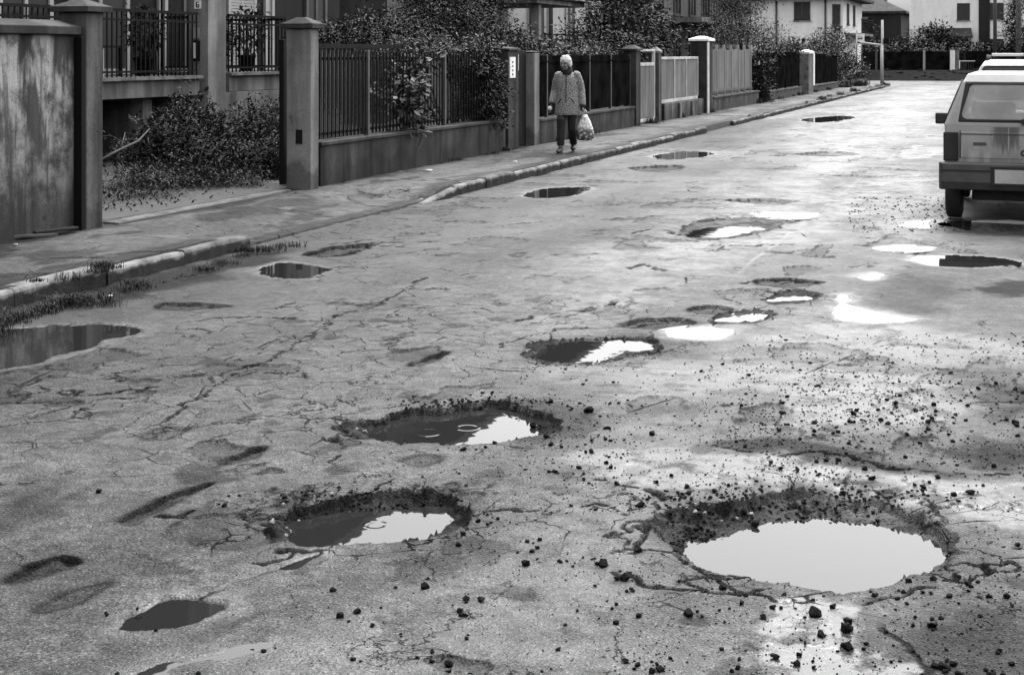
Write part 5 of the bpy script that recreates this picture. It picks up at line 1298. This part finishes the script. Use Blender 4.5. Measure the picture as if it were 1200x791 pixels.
m.add(ring4(outer, .012) + ring4(inner, .012) + ring4(outer, -.012) + ring4(inner, -.03), [(i, (i + 1) % 4, 4 + (i + 1) % 4, 4 + i) for i in range(4)] + [(4 + i, 4 + (i + 1) % 4, 12 + (i + 1) % 4, 12 + i) for i in range(4)] + [(i, 8 + i, 8 + (i + 1) % 4, (i + 1) % 4) for i in range(4)])
o_ = m.build('window_seal', M_rubber, pc_, .02); bpy.data.objects.remove(seal_)
for sx in (-.30, .30):
    m = MB(); m.box(sx - .22, sx + .22, 1.25, 1.36, 1.0105, 1.13); st_ = m.build('front_seat', M_rubber, pc_, .03)
    m = MB(); m.box(sx - .12, sx + .12, 1.27, 1.35, 1.15, 1.27); m.build('headrest', M_rubber, st_, .03)
m = MB(); m.box(-.50, .50, .55, .68, 1.0105, 1.045); m.build('rear_seat', M_rubber, pc_, .02)
m = MB(); m.box(-.46, -.34, yr(.80) - .012, yr(.80) - .0065, .755, .785); m.build('model_badge', M_dpost, pc_)
m = MB(); m.prism([(.0 + .03 * math.cos(k * .524), .69 + .03 * math.sin(k * .524)) for k in range(12)], 'y', yr(.69) - .018, yr(.69) - .0065); lk = m.build('boot_lock', M_rubber, pc_)
m = MB(); m.prism([(.0 + .014 * math.cos(k * .524), .69 + .014 * math.sin(k * .524)) for k in range(12)], 'y', yr(.69) - .021, yr(.69) - .0185); m.build('lock_barrel', M_rim, lk)
m = MB(); m.tube([(.02, yr(.985) - .035, .985), (.20, yr(1.04) - .04, 1.04), (.46, yr(1.13) - .035, 1.13)], .012, 6); wp = m.build('rear_wiper', M_rubber, pc_)
m = MB(); m.tube([(.0, yr(.97) - .0, .985), (.0, yr(.97) - .045, .985)], .03, 10); m.build('wiper_pivot', M_rubber, wp)
WAG = dict(out=[(0.0, .36), (0.0, .66), (0.03, .98), (.17, 1.47), (.24, 1.525), (.5, 1.55), (2.1, 1.535), (2.4, 1.48), (3.1, .98), (3.9, .86), (4.0, .74), (4.0, .36)],
           w=[(.36, .78), (.66, .83), (.98, .81), (1.36, .65), (1.47, .61), (1.525, .58), (1.55, .50)], belt=.98, zb=.64, glass=(.64, .555, 1.03, 1.435), gate=.66, lamp=(.66, .81, .70, 1.0), bump=(.34, .62, .85),
           wheel=(.31, .18), track=.72, axles=(.75, 3.2), side=[(.6, 1.02), (2.8, 1.02), (2.35, 1.36), (.7, 1.36)], mirror=(2.55, 1.0), bev=.05)
wc, yr2, pn2, _ = car('white estate car with roof bars, parked in front of the grey hatchback', (0.04, 20.9, 0.004), WAG, M_paintw, M_cglassd)
for s in (-1, 1):
    m = MB(); m.tube([(s * .52, .42, 1.53), (s * .52, .50, 1.60), (s * .52, 1.9, 1.59), (s * .52, 2.0, 1.52)], .02, 8); m.build('roof_rail', M_rubber, wc)
m = MB(); m.box(-.47, .47, .62, .76, 1.595, 1.635); m.build('roof_bar', M_paintw, wc, .008)
m = MB(); m.box(-.04, .04, .58, .80, 1.552, 1.65); m.build('bar_clamp', M_rubber, wc)
m = MB(); m.tube([(0, 1.2, 1.54), (0, 1.0, 1.80)], .006, 5); m.build('aerial', M_rubber, wc)

# ------------------------------------------------------------------ the woman on the pavement
def skin(): return plain('skin', 0.15, 0.6, 0.1, 30, 0.05)
M_skin = skin(); M_hair = plain('white_hair', 0.52, 0.8, 0.15, 60, 0.4, 120); M_trous = plain('dark_trousers', 0.010, 0.9, 0.2, 20, 0.3); M_shoe = plain('dark_shoe', 0.014, 0.5, 0.2)
def coat_mat():
    t = NT('quilted_coat'); v = t.voro(34, 'DISTANCE_TO_EDGE'); n = t.noise(45, 4, .7)
    c = t.math('MULTIPLY', t.ramp(v, 0.03, 0.20, 0.45, 1.1), t.ramp(n, .3, .7, .8, 1.2)); t.color(t.math('MULTIPLY', c, 0.25)); t.rough(.8); t.bump(v, .8, .012); return t.m
M_coat = coat_mat(); M_cuff = plain('dark_cuff', 0.018, 0.9, 0.2); M_scarf = plain('dark_scarf', 0.016, 0.95, 0.2, 30, 0.5)
def remeshed(mb, name, mat, parent, voxel, smooth=4):
    o = mb.build(name, mat, parent, recalc=True)
    r = o.modifiers.new('remesh', 'REMESH'); r.mode = 'VOXEL'; r.voxel_size = voxel; r.use_smooth_shade = True
    s = o.modifiers.new('smooth', 'SMOOTH'); s.factor = .5; s.iterations = smooth
    return o
wx, wy = G(665, 178.5, .118)
wz_ = pave_z(wx, wy)
W = thing('person', 'white haired woman in a pale quilted coat and dark trousers carrying a bag', 'person', (wx, wy, wz_ - 0.002), R(10))
# local frame: she faces -Y, her right hand is at -X; standing height about 1.48 m, weight on the left leg, right foot stepping forward
hipz, shz = .74, 1.19
RH, LH = Vector((-.075, 0, hipz)), Vector((.075, 0, hipz))
RK, LK = Vector((-.080, -.15, .43)), Vector((.070, -.02, .41))
RA, LA = Vector((-.080, -.20, .085)), Vector((.075, .16, .10))
RS, LS = Vector((-.142, .01, shz)), Vector((.142, .01, shz + .008))
RE, LE = Vector((-.205, .05, .95)), Vector((.215, .03, .95))
RW, LW = Vector((-.245, -.06, .73)), Vector((.245, -.04, .70))
HC = Vector((-.012, -.055, 1.372)); NK = Vector((0, .0, 1.24))
b = MB()
b.rings([[c + Vector((math.cos(a) * rx, math.sin(a) * ry, 0)) for a in [2 * math.pi * k / 16 for k in range(16)]] for c, rx, ry in ((Vector((0, 0, .66)), .13, .10), (Vector((0, 0, .78)), .155, .12), (Vector((0, .0, .95)), .135, .10), (Vector((0, .005, 1.1)), .16, .105), (Vector((0, .01, 1.2)), .14, .085), (Vector((0, .01, 1.235)), .06, .055))])
b.tube([NK - Vector((0, -.01, .06)), HC - Vector((0, -.02, .03))], [.055, .05], 12)
HM = Matrix.Translation(HC - Vector((0, -.02, .05))) @ Matrix.Rotation(R(-20), 4, 'Z') @ Matrix.Rotation(R(13), 4, 'X') @ Matrix.Translation(-(HC - Vector((0, -.02, .05))))
hd = MB()
hd.ball(HC + Vector((0, .01, .015)), (.073, .092, .098), 16, 12); hd.ball(HC + Vector((0, -.035, -.055)), (.050, .052, .050), 14, 10)
hd.tube([HC + Vector((0, -.078, .025)), HC + Vector((0, -.108, -.020)), HC + Vector((0, -.088, -.028))], [.010, .017, .012], 8)
for s in (-1, 1):
    hd.ball(HC + Vector((s * .075, .012, .0)), (.014, .022, .032), 10, 8); hd.ball(HC + Vector((s * .032, -.072, -.022)), (.024, .016, .02), 10, 8); hd.ball(HC + Vector((s * .03, -.080, .038)), (.026, .010, .008), 10, 6)
hd.ball(HC + Vector((0, -.083, -.055)), (.024, .010, .006), 10, 6)
b.add([HM @ Vector(v) for v in hd.v], hd.f, True)
for S, E, Wr in ((RS, RE, RW), (LS, LE, LW)):
    b.tube([S, E, Wr], [.052, .040, .026], 12); b.ball(S, .055)
for H_, K, A in ((RH, RK, RA), (LH, LK, LA)):
    b.tube([H_, K, A], [.082, .056, .036], 12); b.ball(H_, .085); b.ball(K, .057)
    b.tube([A + Vector((0, .03, -.05)), A + Vector((0, -.07, -.055)), A + Vector((0, -.14, -.065))], [.036, .034, .022], 10)
def hand(b, wr, dirn, side, curl):
    d = dirn.normalized(); sx = Vector((0, -1, 0)); nrm = d.cross(sx).normalized() * side
    p0 = wr; p1 = wr + d * .075
    b.rings([[p + sx * math.cos(a) * w + nrm * math.sin(a) * th for a in [2 * math.pi * k / 10 for k in range(10)]] for p, w, th in ((p0 - d * .01, .024, .018), (p0 + d * .035, .036, .017), (p1, .038, .014))])
    for k, (off, L) in enumerate(((-.028, .062), (-.009, .072), (.010, .068), (.028, .054))):
        q = p1 + sx * off; bend = curl
        a1 = (d * math.cos(bend * .6) - nrm * math.sin(bend * .6)); a2 = (d * math.cos(bend * 1.4) - nrm * math.sin(bend * 1.4)); a3 = (d * math.cos(bend * 2.1) - nrm * math.sin(bend * 2.1))
        b.tube([q - d * .01, q + a1 * L * .45, q + a1 * L * .45 + a2 * L * .32, q + a1 * L * .45 + a2 * L * .32 + a3 * L * .25], [.0095, .009, .0085, .007], 8)
    th0 = p0 + d * .02 + sx * .028
    b.tube([th0, th0 + (sx * .8 + d * .6).normalized() * .03, th0 + (sx * .8 + d * .6).normalized() * .03 + (d * .9 - nrm * .5).normalized() * .032], [.012, .011, .008], 8)
hand(b, RW, Vector((-.02, -.10, -.9)), -1, .55); hand(b, LW, Vector((.01, -.05, -.9)), 1, 1.15)
remeshed(b, 'body', M_skin, W, .0065, 3)
for s in (-1, 1):
    m = MB(); m.ball(HC + Vector((s * .030, -.078, .020)), (.011, .008, .006), 8, 6); m.v = [tuple(HM @ Vector(v)) for v in m.v]; m.build('eye', M_scarf, W)
h = MB()                                        # short white hair: crown, sides and nape
h.ball(HC + Vector((0, .022, .040)), (.088, .095, .083), 18, 12)
h.ball(HC + Vector((0, .060, -.015)), (.080, .060, .085), 16, 10)
for s in (-1, 1): h.ball(HC + Vector((s * .070, .020, -.005)), (.022, .045, .062), 12, 8)
for k in range(22):
    r_ = random.Random(k); a = r_.uniform(0, 6.28); e = r_.uniform(.1, 1.3)
    p = HC + Vector((0, .022, .045)) + Vector((math.cos(a) * math.cos(e) * .084, math.sin(a) * math.cos(e) * .090, math.sin(e) * .078))
    if p.y < HC.y - .045 and p.z < HC.z + .05: continue
    h.ball(p, r_.uniform(.010, .015), 8, 6)
h.v = [tuple(HM @ Vector(v)) for v in h.v]
remeshed(h, 'hair', M_hair, W, .007, 2)
c = MB()                                        # quilted coat, flared to the hem
N_ = 28
def ring(z, rx, ry, cy=0.0, fl=0.0): return [Vector((math.cos(2 * math.pi * k / N_) * rx * (1 + fl * math.cos(6 * math.pi * k / N_ * 3)), cy + math.sin(2 * math.pi * k / N_) * ry, z)) for k in range(N_)]
c.rings([ring(.575, .198, .165, .0, .03), ring(.60, .203, .170), ring(.74, .190, .160), ring(.80, .180, .150), ring(.86, .172, .145), ring(.98, .163, .138), ring(1.10, .162, .132, .005), ring(1.17, .145, .115, .01), ring(1.215, .10, .090, .01), ring(1.245, .074, .072, .0), ring(1.275, .072, .074, -.005)], smooth=True)
for S, E, Wr in ((RS, RE, RW), (LS, LE, LW)):
    q = Wr + (E - Wr) * .12
    c.tube([S + Vector((-S.x * .25, 0, .0)), S, (S + E) / 2 + Vector((S.x * .08, 0, 0)), E, (E + q) / 2, q], [.060, .064, .060, .056, .053, .049], 14)
co_ = remeshed(c, 'coat', M_coat, W, .009, 3)
m = MB(); m.tube([(-.004, -.142, .62), (-.004, -.152, .80), (-.004, -.148, .95), (-.004, -.135, 1.10), (-.004, -.085, 1.24)], .006, 6); m.build('zip', M_cuff, co_)
for s in (-1, 1):
    m = MB(); m.tube([(s * .075, -.163, .83), (s * .13, -.145, .755)], .008, 6); m.build('pocket', M_cuff, co_)
for E, Wr in ((RE, RW), (LE, LW)):
    m = MB(); q = Wr + (E - Wr) * .14; m.tube([q, Wr - (E - Wr) * .02], [.046, .041], 14); m.build('cuff', M_cuff, co_)
s_ = MB(); s_.rings([[Vector((math.cos(a) * rx, cy + math.sin(a) * ry, z)) for a in [2 * math.pi * k / 18 for k in range(18)]] for z, rx, ry, cy in ((1.20, .070, .080, -.035), (1.25, .082, .085, -.012), (1.30, .076, .080, -.010), (1.325, .060, .066, -.006))]); s_.build('scarf', M_scarf, W)
tr = MB()
for H_, K, A in ((RH, RK, RA), (LH, LK, LA)):
    tr.tube([H_ + Vector((0, 0, .06)), H_ - Vector((0, 0, .12)), K + Vector((0, 0, .06)), K - Vector((0, 0, .05)), (K + A) / 2, A + Vector((0, .01, .03))], [.094, .082, .066, .062, .060, .058], 16)
tr.ball(Vector((0, 0, .78)), (.16, .12, .12), 16, 10)
remeshed(tr, 'trousers', M_trous, W, .009, 3)
for A, tw, lift in ((RA, -.10, 0.0), (LA, .05, 0.0)):
    m = MB(); prof = [(.055, .028, .045), (.035, .036, .055), (.0, .038, .065), (-.05, .041, .055), (-.10, .043, .042), (-.145, .036, .034), (-.172, .018, .025)]
    m.rings([[Vector((math.cos(a) * w, y, .004 + (h / 1.0) * (.5 + .5 * math.sin(a)) * 1.6)) for a in [2 * math.pi * k / 14 for k in range(14)]] for y, w, h in prof])
    sh = m.build('shoe', M_shoe, W); sh.location = (A.x, A.y, A.z - .085 if A is RA else A.z - .075); sh.rotation_euler = (0, 0, tw)
tp = Vector((wx, wy, wz_)) + Matrix.Rotation(R(10), 4, 'Z') @ (RW + Vector((-.015, -.05, -.055)))
m = MB(); r_ = random.Random(4)
m.rings([[Vector((math.cos(2 * math.pi * k / 9) * q * r_.uniform(.7, 1.2), math.sin(2 * math.pi * k / 9) * q * .8 * r_.uniform(.7, 1.2), z)) for k in range(9)] for z, q in ((-.035, .012), (-.015, .032), (.012, .036), (.035, .014))])
o = m.build('tissue', M_paper); o.location = tp; tag(o, 'crumpled white tissue held in the walking woman\'s right hand', 'tissue')
M_bag = None
def bag_mat():
    t = NT('thin_plastic_bag'); n = t.noise(16, 5, .7, dist=1.0); v = t.voro(20, 'F1'); sep = t.n.new('ShaderNodeSeparateXYZ'); t.l.new(t.tc, sep.inputs[0])
    full = t.ramp(sep.outputs[2], .24, .14)
    c = t.mix(full, t.ramp(n, .3, .7, .40, .75), t.ramp(v, .15, .6, .50, .08)); t.color(c); t.rough(.35); t.bump(t.math('ADD', n, v), 1.0, .02)
    t.set(Transmission_Weight=0.0); return t.m
M_bag = bag_mat()
rot = Matrix.Rotation(R(10), 4, 'Z'); hp = Vector((wx, wy, wz_)) + rot @ (LW + Vector((.02, -.03, -.085)))
BG = thing('shopping_bag', 'full white plastic shopping bag hanging from the woman\'s hand', 'bag', (hp.x + .015, hp.y, wz_ + .185), R(10))
bg = MB(); N_ = 24; rr = []
for z, rx, ry, tw in ((.0, .05, .04, 0), (.012, .105, .075, 0), (.05, .132, .095, .1), (.12, .135, .10, .2), (.20, .118, .085, .25), (.28, .088, .062, .3), (.35, .055, .040, .35), (.40, .030, .024, .4)):
    rr.append([Vector((math.cos(2 * math.pi * k / N_) * rx * (1 + .09 * math.sin(3 * k + z * 30)), math.sin(2 * math.pi * k / N_) * ry * (1 + .09 * math.cos(5 * k + z * 23)), z)) for k in range(N_)])
bg.rings(rr); bg.build('sack', M_bag, BG)
m = MB(); m.tube([(-.02, 0, .39), (-.015, 0, .45), (0, 0, .475), (.015, 0, .45), (.02, 0, .39)], [.012, .010, .012, .010, .012], 6); m.build('handles', M_bag, BG)

# ------------------------------------------------------------------ loose stones, scraps
def stone_mesh(seed, mat):
    r = random.Random(seed); bm = bmesh.new()
    for k in range(20):
        v = Vector((r.gauss(0, 1), r.gauss(0, 1), r.gauss(0, 1))).normalized() * r.uniform(.82, 1.05); v.z *= .72; bm.verts.new(v)
    bmesh.ops.convex_hull(bm, input=bm.verts); bmesh.ops.delete(bm, geom=[v for v in bm.verts if not v.link_faces], context='VERTS')
    me = bpy.data.meshes.new('asphalt_lump'); bm.to_mesh(me); bm.free(); me.materials.append(mat); return me
sm = [stone_mesh(k, M_stone) for k in range(7)]; sml = [stone_mesh(k + 20, M_stonel) for k in range(3)]
def stone(x, y, s, lab, grp, meshes=sm, name='asphalt_lump', cat='lump', zz=None):
    o = bpy.data.objects.new(name, rnd.choice(meshes)); link(o); tag(o, lab, cat, grp)
    o.location = (x, y, (road_z(x, y) if zz is None else zz) + s * .35); o.rotation_euler = (rnd.uniform(-.4, .4), rnd.uniform(-.4, .4), rnd.uniform(0, 6.28)); o.scale = (s, s * rnd.uniform(.7, 1.0), s * rnd.uniform(.7, 1.0)); return o
for (x, y, s, lab) in ((968, 684, .036, 'dark lump of asphalt on the near lip of the largest pothole'), (991, 736, .025, 'biggest asphalt lump in the wet runoff below the largest pothole'), (955, 718, .026, 'broad asphalt lump just below the lip of the largest pothole'),
                       (993, 757, .021, 'upright asphalt lump lowest in the wet runoff below the largest pothole'), (962, 742, .016, 'small lump left of the biggest lump in the wet runoff'), (1057, 652, .024, 'dark lump standing in the water of the largest pothole'),
                       (1010, 677, .016, 'small lump at the front edge of the largest pothole\'s water'), (707, 660, .022, 'dark lump between the two nearest potholes'), (733, 676, .022, 'pale edged lump lying left of the largest pothole\'s rim'),
                       (690, 482, .028, 'round stone at the right end of the middle pothole\'s water'), (625, 489, .026, 'stone in the white end of the middle pothole\'s water'), (885, 598, .020, 'lump under the back rim of the largest pothole')):
    X, Y = G(x, y); stone(X, Y, s, lab, None)
g = np.random.default_rng(99)
regions = [((900, 400, 1200, 560), 190), ((640, 500, 1000, 600), 90), ((380, 600, 760, 791), 70), ((760, 680, 1200, 791), 120), ((480, 470, 720, 560), 50), ((560, 600, 800, 690), 25), ((1000, 560, 1200, 700), 40), ((100, 560, 330, 791), 14), ((860, 440, 1100, 520), 60), ((1000, 455, 1070, 500), 14), ((1035, 240, 1110, 272), 40), ((700, 560, 1000, 600), 30), ((560, 420, 900, 520), 45)]
spots = []
for (x0, y0, x1, y1), n in regions:
    for k in range(n):
        x, y = g.uniform(x0, x1), g.uniform(y0, y1)
        if k % 3 == 0 and spots: x, y = spots[-1][0] + g.normal() * 12, spots[-1][1] + g.normal() * 5
        X, Y = G(x, y); s = float(np.clip(g.lognormal(math.log(.0080), .42), .0045, .020))
        spots.append((x, y, X, Y, s))
spots = [q for q in spots if -6 < q[2] < 2.2 and 2 < q[3] < 30]
spots.sort(key=lambda q: -q[4] / q[3])
for q in spots[:280]:
    stone(q[2], q[3], q[4], 'small dark asphalt chip lying loose on the road', 'loose asphalt chips', name='asphalt_chip', cat='chip')
m = MB(); hull = [([tuple(v.co) for v in me.vertices], [tuple(p.vertices) for p in me.polygons]) for me in sm]
def chip(X, Y, s):
    vs, fs = hull[int(g.integers(0, 7))]; a = g.uniform(0, 6.28); ca, sa = math.cos(a), math.sin(a); z = road_z(X, Y)
    m.add([(X + s * (ca * v[0] - sa * v[1]), Y + s * (sa * v[0] + ca * v[1]), z + s * (.3 + v[2] * .8)) for v in vs], fs)
for q in spots[280:]: chip(q[2], q[3], q[4])
for (x0, y0, x1, y1), n in regions:
    for k in range(n * 6):
        x, y = g.uniform(x0 - 40, x1 + 20), g.uniform(y0 - 10, y1); X, Y = G(x, y)
        if -6 < X < 2.2 and Y < 30: chip(X, Y, g.uniform(.0018, .0045) * Y / 5)
for k in range(900):                            # crumbs inside the pothole rims
    (cx, cy, rx, ry) = ((850, 595, 80, 18), (1000, 590, 110, 14), (440, 588, 95, 10), (560, 478, 90, 6), (820, 625, 40, 20))[k % 5]
    X, Y = G(cx + g.normal() * rx * .5, cy + g.normal() * ry * .5, -.03)
    chip(X, Y, g.uniform(.003, .010))
gv = stuff(m.build('gravel', M_stone, recalc=False)); gv['label'] = 'fine dark gravel and crumbs strewn over the wet broken road'
for k in range(46):
    cx, cy, rx, ry = ((390, 603, 55, 6), (430, 508, 28, 8), (860, 605, 60, 8), (350, 618, 22, 8))[k % 4]
    X, Y = G(cx + g.normal() * rx * .6, cy + g.normal() * ry * .6, -.045); stone(X, Y, g.uniform(.006, .013), 'small pale pebble on a pothole\'s inner bank', 'pale pebbles in the potholes', sml, 'pebble', 'pebble')
def scrap(x, y, z, lab, s, mat, name='paper_scrap', cat='scrap'):
    X, Y = G(x, y, z); m = MB(); r_ = random.Random(int(x * 7 + y)); n = 7
    m.rings([[Vector((math.cos(2 * math.pi * k / n) * s * (r_.uniform(.6, 1.1)), math.sin(2 * math.pi * k / n) * s * r_.uniform(.5, .8), .004 + h_ + r_.uniform(0, .012))) for k in range(n)] for h_ in (0, .006)])
    o = m.build(name, mat); o.location = (X, Y, z + .004); tag(o, lab, cat)
scrap(502, 201, .115, 'white paper scrap on the pavement before the low wall', .06, M_paper); scrap(470, 203, .115, 'grey crumpled scrap left of the white scrap by the low wall', .05, M_stonel)
scrap(603, 191, .115, 'pale crumpled scrap at the wall foot beside the slim pier', .05, M_paper); scrap(128, 350, 0, 'white crumb of litter in the gutter below the nearest kerb', .03, M_paper); scrap(18, 289, .115, 'tiny white scrap on the pavement by the stained wall', .025, M_paper)
X, Y = G(40, 279, .115)
t = thing('broken_board', 'broken splintered board lying at the foot of the stained wall', 'board', (X, Y, .125), R(75))
m = MB(); m.box(-.24, .20, -.05, .05, 0, .025, Matrix.Rotation(.06, 4, 'Y')); m.build('board', M_bump, t, .004); m = MB(); m.box(.0, .42, -.03, .045, .026, .045, Matrix.Rotation(-.05, 4, 'Z')); m.build('splinter', M_kerb, t, .004)
